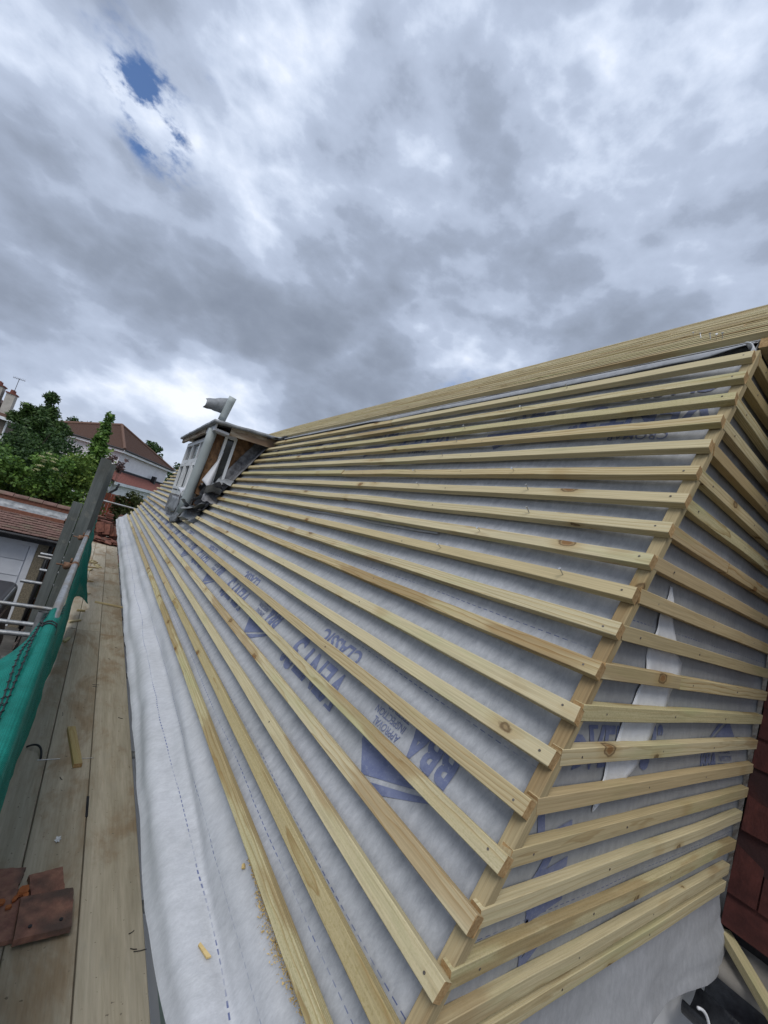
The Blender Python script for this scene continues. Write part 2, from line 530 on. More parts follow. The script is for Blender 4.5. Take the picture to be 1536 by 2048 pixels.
MAT['cream'] = mottled('cream_render', (0.40, 0.37, 0.33), (0.52, 0.48, 0.43), 4, 0.9)
MAT['greybrown'] = mottled('grey_pebbledash', (0.17, 0.14, 0.115), (0.25, 0.21, 0.18), 12, 0.95, b=0.5)
MAT['pebble'] = mottled('pebbledash', (0.10, 0.085, 0.06), (0.30, 0.26, 0.19), 42, 0.95, b=0.8, bd=0.01, bs=1.5)
MAT['rooftile'] = mottled('brown_roof_tile', (0.075, 0.042, 0.030), (0.125, 0.070, 0.05), 30, 0.85, vscale=(1, 1, 3), c3=(0.10, 0.062, 0.05))
MAT['hip'] = mottled('hip_tile', (0.13, 0.075, 0.055), (0.19, 0.115, 0.085), 12, 0.9)
MAT['leantile'] = mottled('red_roof_tile', (0.17, 0.062, 0.048), (0.24, 0.095, 0.072), 30, 0.85)
MAT['white'] = mottled('white_plastic', (0.70, 0.72, 0.74), (0.80, 0.82, 0.83), 8, 0.35, b=0.02, c3=(0.62, 0.64, 0.65))
MAT['door'] = mottled('white_painted_door', (0.60, 0.62, 0.66), (0.68, 0.70, 0.74), 4, 0.5, b=0.05)
MAT['blackp'] = mottled('black_plastic', (0.012, 0.012, 0.014), (0.03, 0.03, 0.033), 10, 0.45, b=0.1)
MAT['van'] = mottled('dark_van_paint', (0.02, 0.019, 0.022), (0.032, 0.03, 0.034), 3, 0.35, b=0.02, spec=0.5)
MAT['glass'] = mottled('dark_glass', (0.02, 0.025, 0.03), (0.045, 0.05, 0.058), 2, 0.08, b=0.0, spec=0.6)
MAT['lead'] = mottled('weathered_lead', (0.15, 0.16, 0.17), (0.33, 0.345, 0.36), 9, 0.55, metal=0.25, b=0.25, c3=(0.22, 0.235, 0.25))
MAT['leadpipe'] = mottled('grey_green_plastic_pipe', (0.32, 0.36, 0.36), (0.40, 0.44, 0.44), 3, 0.5, b=0.05)
MAT['osb'] = mottled('orange_brown_boarding', (0.07, 0.036, 0.02), (0.26, 0.15, 0.075), 26, 0.85, b=0.4, vscale=(1, 1, 0.7), c3=(0.07, 0.028, 0.012))
MAT['oldwood'] = mottled('flaking_timber', (0.17, 0.12, 0.075), (0.46, 0.41, 0.33), 20, 0.9, vscale=(0.5, 0.5, 2.4), b=0.5, c3=(0.22, 0.15, 0.10))
MAT['dirtyfelt'] = mottled('torn_grey_felt', (0.06, 0.06, 0.065), (0.26, 0.26, 0.27), 14, 0.7, b=0.5)
MAT['felt'] = mottled('black_felt', (0.012, 0.012, 0.014), (0.035, 0.035, 0.04), 14, 0.65, b=0.4)
MAT['whitesheet'] = mottled('white_sheet', (0.62, 0.63, 0.66), (0.72, 0.73, 0.76), 6, 0.5, b=0.1)
MAT['tape'] = mottled('white_membrane_offcut', (0.56, 0.575, 0.60), (0.68, 0.695, 0.72), 24, 0.6, b=0.2)
MAT['concrete'] = mottled('dirty_concrete', (0.20, 0.185, 0.165), (0.34, 0.32, 0.29), 7, 0.95, b=0.4, c3=(0.16, 0.14, 0.12))
MAT['gutter'] = mottled('black_gutter', (0.012, 0.013, 0.018), (0.05, 0.055, 0.065), 22, 0.35, b=0.3, spec=0.5)
MAT['redwood'] = mottled('dark_red_timber', (0.05, 0.02, 0.018), (0.09, 0.035, 0.028), 14, 0.6)
MAT['fence'] = mottled('red_brown_fence', (0.13, 0.030, 0.016), (0.21, 0.052, 0.026), 9, 0.8, vscale=(3, 3, 1))
MAT['greyfence'] = mottled('old_grey_brown_fence', (0.055, 0.043, 0.036), (0.12, 0.098, 0.085), 12, 0.9, vscale=(4, 4, 1), rnd=60)
MAT['brick'] = mottled('stock_brick', (0.16, 0.07, 0.045), (0.27, 0.12, 0.08), 18, 0.9, b=0.4)
MAT['bark'] = mottled('bark', (0.035, 0.028, 0.02), (0.08, 0.065, 0.05), 9, 0.95, b=0.6)
MAT['sawdust'] = mottled('sawdust_chips', (0.50, 0.36, 0.14), (0.68, 0.52, 0.25), 40, 0.9)
MAT['palegreen'] = mottled('pale_green_paint', (0.30, 0.40, 0.37), (0.38, 0.48, 0.45), 12, 0.6, b=0.1)
MAT['net'] = net_mat()
MAT['ant'] = mottled('grey_aluminium', (0.10, 0.10, 0.11), (0.16, 0.16, 0.17), 9, 0.5, metal=0.4)
MAT['leaf_dark'] = leaf_mat('dark_leaves', (0.018, 0.045, 0.015), (0.083, 0.158, 0.038))
MAT['leaf_conifer'] = leaf_mat('conifer_leaves', (0.022, 0.053, 0.015), (0.104, 0.179, 0.041), 0.15)
MAT['leaf_ivy'] = leaf_mat('ivy_leaves', (0.034, 0.085, 0.019), (0.216, 0.375, 0.066))
MAT['leaf_bright'] = leaf_mat('bright_leaves', (0.056, 0.131, 0.022), (0.300, 0.400, 0.085))
MAT['leaf_red'] = leaf_mat('purple_leaves', (0.06, 0.03, 0.03), (0.19, 0.12, 0.11))
MAT['leaf_bush'] = leaf_mat('olive_leaves', (0.025, 0.035, 0.008), (0.10, 0.12, 0.03))
MAT['leaf_flower'] = leaf_mat('cream_flowers', (0.42, 0.42, 0.22), (0.62, 0.60, 0.36))


def ground_mat():
    m, k = material('ground')
    co = k.n('ShaderNodeTexCoord').outputs['Object']
    f = k.noise(co, 0.12, 6.0, 0.6)
    g = k.noise(co, 2.5, 6.0, 0.65)
    grass = k.ramp(g, [(0.3, (0.03, 0.05, 0.015)), (0.7, (0.07, 0.10, 0.03))])
    pav = k.ramp(g, [(0.3, (0.05, 0.048, 0.045)), (0.7, (0.12, 0.115, 0.105))])
    yy = k.n('ShaderNodeSeparateXYZ', {0: co}).outputs[1]
    col = k.mix(k.maprange(k.math('ADD', yy, k.math('MULTIPLY', f, 6.0)), 16.0, 19.0), pav, grass)
    setp(k, col=col, rough=0.95, spec=0.2, normal=bump(k, g, 0.4, 0.02))
    return m


g = MB()
N_ = 24
rows = []
for i in range(N_ + 1):
    row = []
    for j in range(N_ + 1):
        u, v = (i / N_ * 2 - 1), (j / N_ * 2 - 1)
        row.append((900 * u * abs(u), 900 * v * abs(v), GZ))
    rows.append(row)
g.grid([r[::-1] for r in rows])
tag(g.obj('ground', ground_mat()), 'dark paved and grassy ground below the roof', kind='structure')

# ================================================================== THE HOUSE
PITCH = radians(64)
D = Vector((cos(PITCH), 0, sin(PITCH)))            # up the steep slope
NV = Vector((-sin(PITCH), 0, cos(PITCH)))          # outward
P0 = Vector((1.403, 0.44, 0.902))                  # upper edge of the top batten, on the verge
GA = 0.1                                           # batten gauge
BW, BT = 0.0345, 0.0235
Y_END = 11.3
DY0, DY1 = 5.02, 7.25                              # dormer cheeks


def SP(y, s, n=0.0):
    return Vector((P0.x, y, P0.z)) + D * s + NV * n


UP_P = radians(38.2)
F0 = SP(0, 0.125, -0.018)
UD = Vector((cos(UP_P), 0, sin(UP_P)))
UN = Vector((-sin(UP_P), 0, cos(UP_P)))


def UPt(y, u, n=0.0):
    return Vector((F0.x, y, F0.z)) + UD * u + UN * n


house = empty('house', (1.2, 5.5, -0.9))
tag(house, 'house with a steep roof stripped to grey printed membrane and pale timber battens', 'house')


def batten_mesh(L, w=BW, t=BT, seed=0, seg=None, cut0=0.0, cut1=0.0, wob=0.0026):
    """stick along local X from 0..L, top edge at y=0, back at z=0, front face at z=t; slightly uneven, eased edges"""
    rnd = random.Random(seed)
    c = 0.0014
    prof = [(-w + c, 0), (-c, 0), (0, c), (0, t - c), (-c, t), (-w + c, t), (-w, t - c), (-w, c)]
    nseg = seg or max(1, min(24, int(L / 0.16)))
    m = MB()
    vs = []
    ph = rnd.random() * 50
    for i in range(nseg + 1):
        x = L * i / nseg
        dy = wob * 1.6 * fn(x * 1.7 + ph, 3.1) if 0 < nseg else 0
        dz = wob * fn(x * 2.3 + ph, 9.7)
        for (py, pz) in prof:
            xx = x
            if i == 0:
                xx += cut0 * (py / w + 0.5) + 0.002 * (rnd.random() - .5)
            if i == nseg:
                xx += cut1 * (py / w + 0.5) + 0.002 * (rnd.random() - .5)
            vs.append((xx, py + dy + 0.0009 * fn(x * 14 + ph, py * 60), pz + dz + 0.0007 * fn(x * 11 + ph, pz * 80 + 5)))
    fs = []
    for i in range(nseg):
        for j in range(8):
            a, b = i * 8 + j, i * 8 + (j + 1) % 8
            fs.append((a, b, b + 8, a + 8))
    fs.append(tuple(range(7, -1, -1)))
    fs.append(tuple(nseg * 8 + j for j in range(8)))
    m.add(vs, fs)
    m.mi[-2] = m.mi[-1] = 1
    me = m.mesh('batten')
    me.materials.append(MAT['pine'])
    me.materials.append(MAT['endgrain'])
    return me


NAIL = MB()
NAIL.tube([(0, 0, 0), (0, 0, 0.022)], 0.0016, 6)
NAIL.tube([(0, 0, 0.022), (0, 0, 0.0235)], 0.0042, 8)
nail_me = NAIL.mesh('nail')
nail_me.materials.append(MAT['nail'])
HEAD = MB()
HEAD.tube([(0, 0, 0), (0, 0, 0.0011)], 0.0026, 7)
head_me = HEAD.mesh('nail')
head_me.materials.append(MAT['oldnail'])


def frame_mtx(o, ax, ay, az):
    return Matrix(((ax.x, ay.x, az.x, o.x), (ax.y, ay.y, az.y, o.y), (ax.z, ay.z, az.z, o.z), (0, 0, 0, 1)))


YV = Vector((0, 1, 0))
XV = Vector((1, 0, 0))
ZV = Vector((0, 0, 1))

_bc = [0]


def main_batten(y0, y1, s, cut0=0.0, n=0.0, nails=True):
    """one length of batten on the steep slope; local X = +Y, local Y = up slope, local Z = inward*-1"""
    _bc[0] += 1
    me = batten_mesh(y1 - y0, seed=_bc[0], cut0=cut0, cut1=0.006 * (random.random() - .5))
    # right handed: X=+Y world, Y=D, Z = X x Y
    az = YV.cross(D)
    flip = az.dot(NV) < 0
    if flip:
        # run the stick the other way so that its front faces outward
        o = link('batten', me, MAT['pine'], house, mtx=frame_mtx(SP(y1, s, n - BT), -YV, D, NV))
    else:
        o = link('batten', me, MAT['pine'], house, mtx=frame_mtx(SP(y0, s, n - BT), YV, D, NV))
    return o, flip


def add_nail(parent, lx, ly, stick=False, t=BT, tilt=0.0):
    me = nail_me if stick else head_me
    o = bpy.data.objects.new('nail', me)
    COL.objects.link(o)
    o.parent = parent
    o.location = (lx, ly, t - 0.0005)
    o.rotation_euler = (tilt, tilt * 0.6, 0)
    return o


# --- membrane on the steep slope -------------------------------------------------
S_LOW = -1.935


def mem_n(y, s):
    n = -0.034 - 0.018 * exp(-max(0.0, y - 0.46) / 0.13)
    ph = (s / GA) * pi
    n += -0.006 * (sin(ph) ** 2)
    n += 0.0075 * fbm(y * 1.5 + 4, s * 3.1, 0.0, 2) + 0.0022 * fn(y * 5.0, s * 8.0 + 3)
    n += 0.0030 * max(0.0, 1 - abs(fn(y * 1.9 + s * 1.6, s * 2.6 - y * 0.7, 4.0)) * 8) * sstep(0.5, 0.7, y)
    if s > -0.62:
        n += 0.007 * fn(y * 4.2 + 11, s * 5.0) * sstep(-0.62, -0.3, s)
    n -= 0.035 * sstep(0.012, 0.06, s)
    return min(n, -0.0245)


def mem_pt(y, s, lift=0.0):
    return SP(y, s, mem_n(y, s) + lift)


ys = []
y = 0.466
while y < Y_END:
    ys.append(y)
    y += 0.016 + 0.018 * max(0.0, y - 0.6)
ys.append(Y_END)
ns = 118
MEM_MAIN = membrane_mat('roof_membrane', [(-0.57, 0, 9), (-0.68, 0, 9), (-1.06, 0, 9), (-1.345, 0, 9), (-1.88, 0, 9), (-1.80, 0, 9)])
MEM_FLAP = membrane_mat('eaves_membrane', [(-0.10, 0, 9), (-0.155, 0, 9)], (0.42, 0.43, 0.448), (0.545, 0.555, 0.573))  # same membrane; extra light on this upturned strip is put into paler colours


def local_mesh(name, pts_rows, origin, ax, ay, az, mat, parent, smooth=True, solid=False):
    """grid mesh stored in a local frame so that the print runs along local X/Y"""
    inv = frame_mtx(origin, ax, ay, az).inverted()
    m = MB()
    m.grid([[inv @ p for p in r] for r in pts_rows])
    return link(name, m.mesh(name, smooth), mat, parent, mtx=frame_mtx(origin, ax, ay, az))


rows = []
for yy in ys:
    rows.append([mem_pt(yy, S_LOW + (0.16 - S_LOW) * j / ns) for j in range(ns + 1)])
local_mesh('roof_membrane', rows, SP(0, 0, 0), -YV, D, NV, MEM_MAIN, house)

# --- loose strip of membrane over the eaves -------------------------------------
def flap_pt(y, t):
    """t = metres below the last batten; the strip kicks out and hangs in long folds"""
    near = sstep(1.25, 0.5, y)
    tmax = 0.292 - 0.055 * near + 0.012 * fn(y * 1.3, 2.0) + 0.006 * fn(y * 5.0, 7.0)
    tt = t * tmax
    ang = radians(64 - 27 * sstep(0.0, 0.16, tt) + 34 * sstep(0.19, 0.29, tt))
    # integrate direction
    steps = 10
    p = SP(y, S_LOW, mem_n(y, S_LOW))
    q = Vector((0, 0, 0))
    for i in range(steps):
        u = tt * (i + 0.5) / steps
        a = radians(64 - 27 * sstep(0.0, 0.16, u) + 34 * sstep(0.19, 0.29, u))
        q += Vector((-cos(a), 0, -sin(a))) * (tt / steps)
    nn = Vector((-sin(ang), 0, cos(ang)))
    fold = 0.011 * sin(tt * 40 + 1.6 * fn(y * 0.9, 1.0) - 1.5 * sstep(2.2, 0.6, y)) * sstep(0.02, 0.12, tt)
    cr = tt - (0.10 + 0.05 * sstep(2.0, 0.7, y) + 0.02 * fn(y * 1.1, 6.0))
    fold *= 1.0 - sstep(0.80, 1.0, t)
    fold -= 0.011 * exp(-(cr / 0.014) ** 2) * sstep(3.5, 1.2, y)
    fold += (0.014 * fbm(y * 1.2, tt * 6.0, 0.0, 2) + 0.0025 * fn(y * 5.0 + tt * 16, tt * 12)) * sstep(0.0, 0.1, tt) * (1 - 0.6 * sstep(0.8, 1.0, t))
    return p + q + nn * fold


rows = [[flap_pt(yy, 1 - j / 40) for j in range(41)] for yy in ys]
# push the strip on past the verge a little at the far end
for e in (0.25, 0.6, 0.95):
    rows.append([flap_pt(Y_END, 1 - j / 40) + Vector((0, e, 0)) for j in range(41)])
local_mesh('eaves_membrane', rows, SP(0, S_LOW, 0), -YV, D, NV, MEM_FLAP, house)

# the edge where one width of membrane overlaps the next, lifted in places
rows = []
for yy in [1.2 + 0.06 * i for i in range(64)]:
    lift_ = 0.004 + 0.016 * max(0.0, fn(yy * 0.9, 3.3) + 0.35) + 0.004 * fn(yy * 5, 2)
    s0_ = -0.842 + 0.006 * fn(yy * 1.5, 8.0)
    rows.append([SP(yy, s0_ + 0.07 * j / 5, mem_n(yy, s0_ + 0.07 * j / 5) + 0.001 + lift_ * (1 - j / 5) ** 1.5) for j in range(6)])
m = MB()
m.grid(rows)
ov = m.obj('membrane_overlap', MEM_MAIN, house, True)
ov.location = -house.location
ov.modifiers.new('thick', 'SOLIDIFY').thickness = 0.0015

# --- battens on the steep slope --------------------------------------------------
tip_jit = [0.012, 0.0, -0.002, 0.003, 0.0, -0.002, -0.012, -0.006, 0.002, 0.004, -0.004, -0.004, -0.006, 0.004, 0.004, -0.008, -0.006, -0.006, 0.0, 0.0]
stick_nails = {0: (1.05,), 1: (1.22,), 2: (1.5,), 3: (1.48,), 4: (1.5,), 5: (1.02, 1.62), 6: (0.9, 1.5), 7: (0.84,), 8: (0.98,), 9: (0.62, 1.1)}
rr = random.Random(3)
for k_ in range(20):
    s = -GA * k_ + rr.uniform(-0.002, 0.002)
    y0 = 0.440 + tip_jit[k_] * 0.6
    if k_ == 19:
        y0 = 0.445
    cuts = []
    a = y0
    first = 1.9 + (k_ * 1.37) % 3.4
    breaks = [y0, y0 + first]
    while breaks[-1] < Y_END + 0.1:
        breaks.append(breaks[-1] + 4.2)
    spans = [(breaks[i], min(breaks[i + 1], Y_END + 0.10 + rr.uniform(-.03, .03)) - 0.003) for i in range(len(breaks) - 1) if breaks[i] < Y_END - 0.2]
    # leave the dormer out
    out = []
    ylo = DY0 - 0.10 - (0.05 if k_ > 5 else 0.0)
    yhi = DY1 + 0.08
    if s > -1.16:
        for a, b in spans:
            if a < ylo:
                out.append((a, min(b, ylo)))
            if b > yhi:
                out.append((max(a, yhi), b))
    else:
        out = spans
    for i, (a, b) in enumerate(out):
        if b - a < 0.12:
            continue
        o, flip = main_batten(a, b, s, cut0=rr.uniform(-0.006, 0.006), n=rr.uniform(-0.0015, 0.0015))
        L = b - a
        yy = 0.47
        while yy < min(b - 0.02, 4.6):
            if yy > a:
                lx = (b - yy) if flip else (yy - a)
                add_nail(o, lx, -0.019 + rr.uniform(-.005, .005), False)
            yy += 0.84 + rr.uniform(-.03, .03)
        if i == 0:
            for yn in stick_nails.get(k_, ()):
                if a < yn < b:
                    add_nail(o, (b - yn) if flip else (yn - a), -0.014, True, tilt=rr.uniform(-.5, .5))

# counter batten up the verge, under the slope battens
cb = batten_mesh(2.02, 0.030, 0.026, seed=901, seg=14)
o = link('verge_batten', cb, MAT['pine'], house, mtx=frame_mtx(SP(0.4445, -1.99, -0.0502), D, -YV, D.cross(-YV) if D.cross(-YV).dot(NV) > 0 else -D.cross(-YV)))

# --- upper, shallower slope ------------------------------------------------------
UY0, UY1 = -2.6, 11.4
UL = 3.12


def up_n(y, u):
    return -0.032 - 0.004 * sin(u / GA * pi) ** 2 + 0.006 * fbm(y * 1.4, u * 3) + 0.003 * fn(y * 6, u * 8)


MEM_UP = membrane_mat('upper_membrane', [(0.5, 0, 9)])
rows = []
uy = []
y = UY0
while y < UY1:
    uy.append(y)
    y += 0.05 if y < 3 else 0.2
uy.append(UY1)
for yy in uy:
    row = [UPt(yy, UL * j / 40, up_n(yy, UL * j / 40)) for j in range(40, -1, -1)]
    rows.append(row)
local_mesh('upper_membrane', rows, UPt(0, 0, 0), YV, UD, -UN, MEM_UP, house)

# the lap that hangs over the break between the slopes, with a thickness, curled up at its near corner
rows_f, rows_b = [], []
ly = [0.47 + i * 0.03 for i in range(70)] + [2.6 + i * 0.15 for i in range(59)]
for yy in ly:
    drop = 0.026 + 0.007 * fn(yy * 2.2, 4.0) + 0.004 * fn(yy * 9.0, 4.0)
    drop *= 1.0 - 0.75 * sstep(0.62, 0.47, yy)
    out_ = 0.008 + 0.006 * fn(yy * 1.6, 8.0)
    if yy > 2.6:
        drop *= 0.55
        out_ *= 0.4
    row = []
    a = UPt(yy, 0.05, -0.030)
    lip = UPt(yy, -0.02, -0.030)
    for j in range(9):
        t = j / 8
        if t < 0.4:
            p = a.lerp(lip, t / 0.4)
        else:
            q = (t - 0.4) / 0.6
            p = lip + Vector((-0.006 - out_ * sin(q * pi * 0.5) * 0.6, 0, -drop * q))
        row.append(p)
    rows_f.append(row)
m = MB()
m.grid(rows_f)
lapo = m.obj('membrane_lap', MEM_MAIN, house, True)
lapo.location = -house.location
sm = lapo.modifiers.new('thick', 'SOLIDIFY')
sm.thickness = 0.002
# curled loop of membrane at the near corner
m = MB()
rows = []
for i in range(15):
    a_ = pi * 0.95 * i / 14
    c_ = UPt(0.478, -0.025, -0.03) + Vector((-0.012, 0.012, -0.028))
    p = c_ + Vector((0, -0.020 * sin(a_), 0.022 * cos(a_)))
    rows.append([p + Vector((-0.012, 0, 0)), p + Vector((0.028, 0, 0))])
m.grid(rows)
cu = m.obj('membrane_curl', MAT['tape'], house, True)
cu.location = -house.location
cu.modifiers.new('thick', 'SOLIDIFY').thickness = 0.004

rr = random.Random(11)
for k_ in range(31):
    u = 0.012 + GA * k_ + BW
    a = UY0
    first = 0.9 + (k_ * 1.73) % 4.0
    br = [UY0, UY0 + first]
    while br[-1] < UY1:
        br.append(br[-1] + 4.3)
    for i in range(len(br) - 1):
        b0, b1 = br[i], min(br[i + 1], UY1 + rr.uniform(-.03, .05)) - 0.003
        if b1 - b0 < 0.15:
            continue
        _bc[0] += 1
        me = batten_mesh(b1 - b0, seed=_bc[0], seg=max(2, int((b1 - b0) / 0.3)), wob=0.002)
        o = link('batten', me, MAT['pine'], house, mtx=frame_mtx(UPt(b1, u, -BT + rr.uniform(-.001, .0015)), -YV, UD, UN))
        if k_ in (0, 1, 2, 4, 6):
            for q in range(2):
                yn = 0.15 + 0.42 * q + 0.05 * k_
                if b0 < yn < b1:
                    add_nail(o, b1 - yn, -0.02, True, tilt=rr.uniform(-.5, .5))

# --- the gable cheek: vertical, faces the camera ---------------------------------
X_R = 2.205                                        # where the cheek meets the tile-hung wall
CY = 0.467                                         # plane of its membrane


def edge_x(z, n=0.0):
    return P0.x + (z - P0.z) / math.tan(PITCH) - n / sin(PITCH)


def under_x(z):
    """x at which the upper slope passes over the cheek at height z"""
    return F0.x + (z - F0.z) / math.tan(UP_P) if z > F0.z else -9.0


def ck_d(x, z):
    ph = (z - 0.902) / 0.0899 * pi
    return -0.0045 * sin(ph) ** 2 + 0.007 * fbm(x * 2.0, z * 2.6, 5.0) + 0.003 * fn(x * 8, z * 8, 2.0)


def ck_pt(x, z, lift=0.0):
    return Vector((x, CY - min(0.002, ck_d(x, z)) - lift, z))


MEM_CK = membrane_mat('gable_membrane', [(0.02, 0, 9), (-0.62, 0, 9), (0.62, 0, 9)], (0.275, 0.287, 0.305), (0.375, 0.387, 0.403))  # same membrane; shade on the cheek is put into darker colours
rows = []
NZ, NX = 90, 44
Z0, Z1 = -0.80, 1.56
for i in range(NZ + 1):
    z = Z0 + (Z1 - Z0) * i / NZ
    x0 = max(edge_x(z, -0.04) + 0.004, under_x(z) + 0.05)
    rows.append([ck_pt(x0 + (X_R + 0.03 - x0) * j / NX, z) for j in range(NX + 1)])
ck_o = Vector((1.2, CY, 0))
local_mesh('gable_membrane', rows, ck_o, XV, ZV, -YV, MEM_CK, house)
# loose skirt of the cheek membrane below the last batten
rows = []
for i in range(19):
    t = i / 18
    row = []
    for j in range(NX + 1):
        x0 = edge_x(-0.80, -0.04) - 0.10
        x = x0 + (X_R + 0.005 - x0) * j / NX
        zb = -1.045 + 0.006 * fn(x * 3.0, 1.0) + 0.05 * sstep(2.12, 2.20, x)
        z = -0.80 + (zb + 0.80) * t
        yv = CY - 0.012 * t - 0.03 * t * t + 0.016 * t * fbm(x * 2.4, t * 2) + 0.012 * t * sin(x * 11 + 1)
        row.append(Vector((x, yv, z)))
    rows.append(row)
sk = local_mesh('gable_skirt', rows[::-1], ck_o, XV, ZV, -YV, membrane_mat('gable_skirt', [], (0.33, 0.34, 0.36), (0.43, 0.44, 0.46)), house)

rr = random.Random(21)
brown_rows = (5, 6, 8, 9)
for k_ in range(-7, 20):
    z = 0.902 - 0.0899 * k_
    if k_ == 19:
        z = -0.765
    x0 = edge_x(z - 0.019) + 0.033 + rr.uniform(-.004, .006)
    if k_ < 1:
        x0 = max(edge_x(z - .019) + 0.05, under_x(z) + 0.06)
        if x0 > X_R - 0.08:
            continue
    x1 = X_R + 0.01 - 0.05 * max(0, (k_ - 14)) / 5 + rr.uniform(-.012, .012)
    parts = [(x0, x1)]
    if k_ in (7, 11):
        parts = [(x0, x0 + 0.42), (x0 + 0.424, x1)]
    for a, b in parts:
        _bc[0] += 1
        me = batten_mesh(b - a, seed=_bc[0], seg=10, cut0=rr.uniform(-.008, .008))
        tl = rr.uniform(-.004, .004)
        ax = Vector((1, 0, tl)).normalized()
        az = -YV
        ay = az.cross(ax)
        o = link('batten', me, MAT['pine'], house, mtx=frame_mtx(Vector((a, CY - 0.001, z)), ax, ay, az))
        if k_ in (4, 7, 8, 9, 14):
            o.color = (0.25 if k_ in (7, 8) else 0.5, 1, 1, 1)
        for xn in (0.09, 0.48, 0.9):
            if a + xn < b - .03:
                add_nail(o, xn + rr.uniform(-.02, .02), -0.018, False)

# a torn strip of whiter membrane left behind the cheek battens
def pw(z, pts):
    for (z0, a), (z1, b) in zip(pts, pts[1:]):
        if z0 >= z >= z1:
            return a + (b - a) * (z0 - z) / (z0 - z1)
    return pts[-1][1]


SL = [(0.135, 1.246), (0.03, 1.222), (-0.03, 1.205), (-0.08, 1.20), (-0.125, 1.195), (-0.19, 1.16), (-0.27, 1.125), (-0.36, 1.10), (-0.425, 1.083)]
SR = [(0.135, 1.256), (0.02, 1.325), (-0.02, 1.365), (-0.055, 1.42), (-0.09, 1.415), (-0.135, 1.39), (-0.205, 1.345), (-0.25, 1.32), (-0.32, 1.28), (-0.365, 1.205), (-0.425, 1.087)]
rows = []
for i in range(57):
    z = 0.135 - 0.56 * i / 56
    a = pw(z, SL) + 0.006 * fn(z * 22, 1.0) + 0.002 * fn(z * 80, 3.0)
    b = pw(z, SR) + 0.006 * fn(z * 20, 7.0) + 0.002 * fn(z * 80, 9.0)
    row = []
    for j in range(9):
        t = j / 8
        x = a + max(0.002, b - a) * t
        p = ck_pt(x, z, 0.002)
        p.y -= 0.003 * (2 * t - 1) ** 6 * (0.5 + fn(z * 9, t * 2)) + 0.002 * fn(z * 16, t * 3)
        row.append(p)
    rows.append(row)
m = MB()
m.grid(rows)
o = m.obj('membrane_strip', MAT['tape'], house, True)
o.location = -house.location
o.modifiers.new('thick', 'SOLIDIFY').thickness = 0.0015

# ------------------------------------------------------------------ printing on the membranes


def text_tris(txt, size, bold=0.0, shear=0.0, wscale=1.0):
    cu = bpy.data.curves.new('t', 'FONT')
    cu.body = txt
    cu.size = size
    cu.offset = bold
    cu.shear = shear
    cu.resolution_u = 3
    ob = bpy.data.objects.new('t', cu)
    COL.objects.link(ob)
    dg = bpy.context.evaluated_depsgraph_get()
    me = bpy.data.meshes.new_from_object(ob.evaluated_get(dg))
    bpy.data.objects.remove(ob)
    vs = [(v.co.x * wscale, v.co.y) for v in me.vertices]
    fs = [tuple(p.vertices) for p in me.polygons]
    bpy.data.meshes.remove(me)
    bpy.data.curves.remove(cu)
    return vs, fs


def poly2(pts):
    return [tuple(p) for p in pts], [tuple(range(len(pts)))]


def serif(vs_fs, size):
    return vs_fs


def logo_bba(sz):
    """roof shape over BBA with the three small lines of words; the thin rule is at b = 0"""
    out = []
    w = sz
    out.append(poly2([(0.10 * w, 0.06 * w), (1.08 * w, 0.06 * w), (1.06 * w, 0.15 * w), (0.80 * w, 0.35 * w)]))
    out.append(poly2([(-0.02 * w, 0.07 * w), (0.06 * w, 0.08 * w), (0.77 * w, 0.385 * w), (0.70 * w, 0.46 * w)]))
    out.append(poly2([(-0.02 * w, 0.0), (1.14 * w, 0.0), (1.14 * w, 0.007 * w), (-0.02 * w, 0.007 * w)]))
    v, f = text_tris('BBA', 0.40 * w, 0.016 * w, 0, 0.80)
    out.append(([(a, b - 0.31 * w) for a, b in v], f))
    for i, t in enumerate(('APPROVAL', 'INSPECTION', 'TESTING')):
        v, f = text_tris(t, 0.098 * w, 0.0008 * w, 0, 0.85)
        out.append(([(a + 0.66 * w, b - (0.10 + 0.095 * i) * w) for a, b in v], f))
    return out


def word_vent(sz):
    out = []
    v, f = text_tris('VENT', sz, 0.030 * sz, 0, 0.86)
    out.append((v, f))
    mx = max(a for a, b in v)
    v3, f3 = text_tris('3', sz * 1.25, 0.035 * sz, 0, 0.9)
    out.append(([(a + mx + 0.05 * sz, b - 0.1 * sz) for a, b in v3], f3))
    mx2 = mx + 0.05 * sz + max(a for a, b in v3)
    # slab serifs on the heavy letters
    for x0, x1 in ((-0.02, 0.27), (0.42, 0.66)):
        out.append(poly2([(x0 * sz, 0.66 * sz), (x1 * sz, 0.66 * sz), (x1 * sz, 0.72 * sz), (x0 * sz, 0.72 * sz)]))
    v, f = text_tris('\u00ae', sz * 0.30, 0.002)
    out.append(([(a + mx2 + 0.03 * sz, b + 0.52 * sz) for a, b in v], f))
    return out


def word_cromar(sz):
    out = []
    v, f = text_tris('CROMAR', sz * 0.30, 0.002 * sz, 0.0)
    out.append(([(a + 0.55 * sz, b + 0.98 * sz) for a, b in v], f))
    return out


def word_classic(sz):
    out = []
    v, f = text_tris('CLASSIC', sz * 0.52, 0.014 * sz, 0.0)
    out.append(([(a + 0.10 * sz, b - 0.62 * sz) for a, b in v], f))
    return out


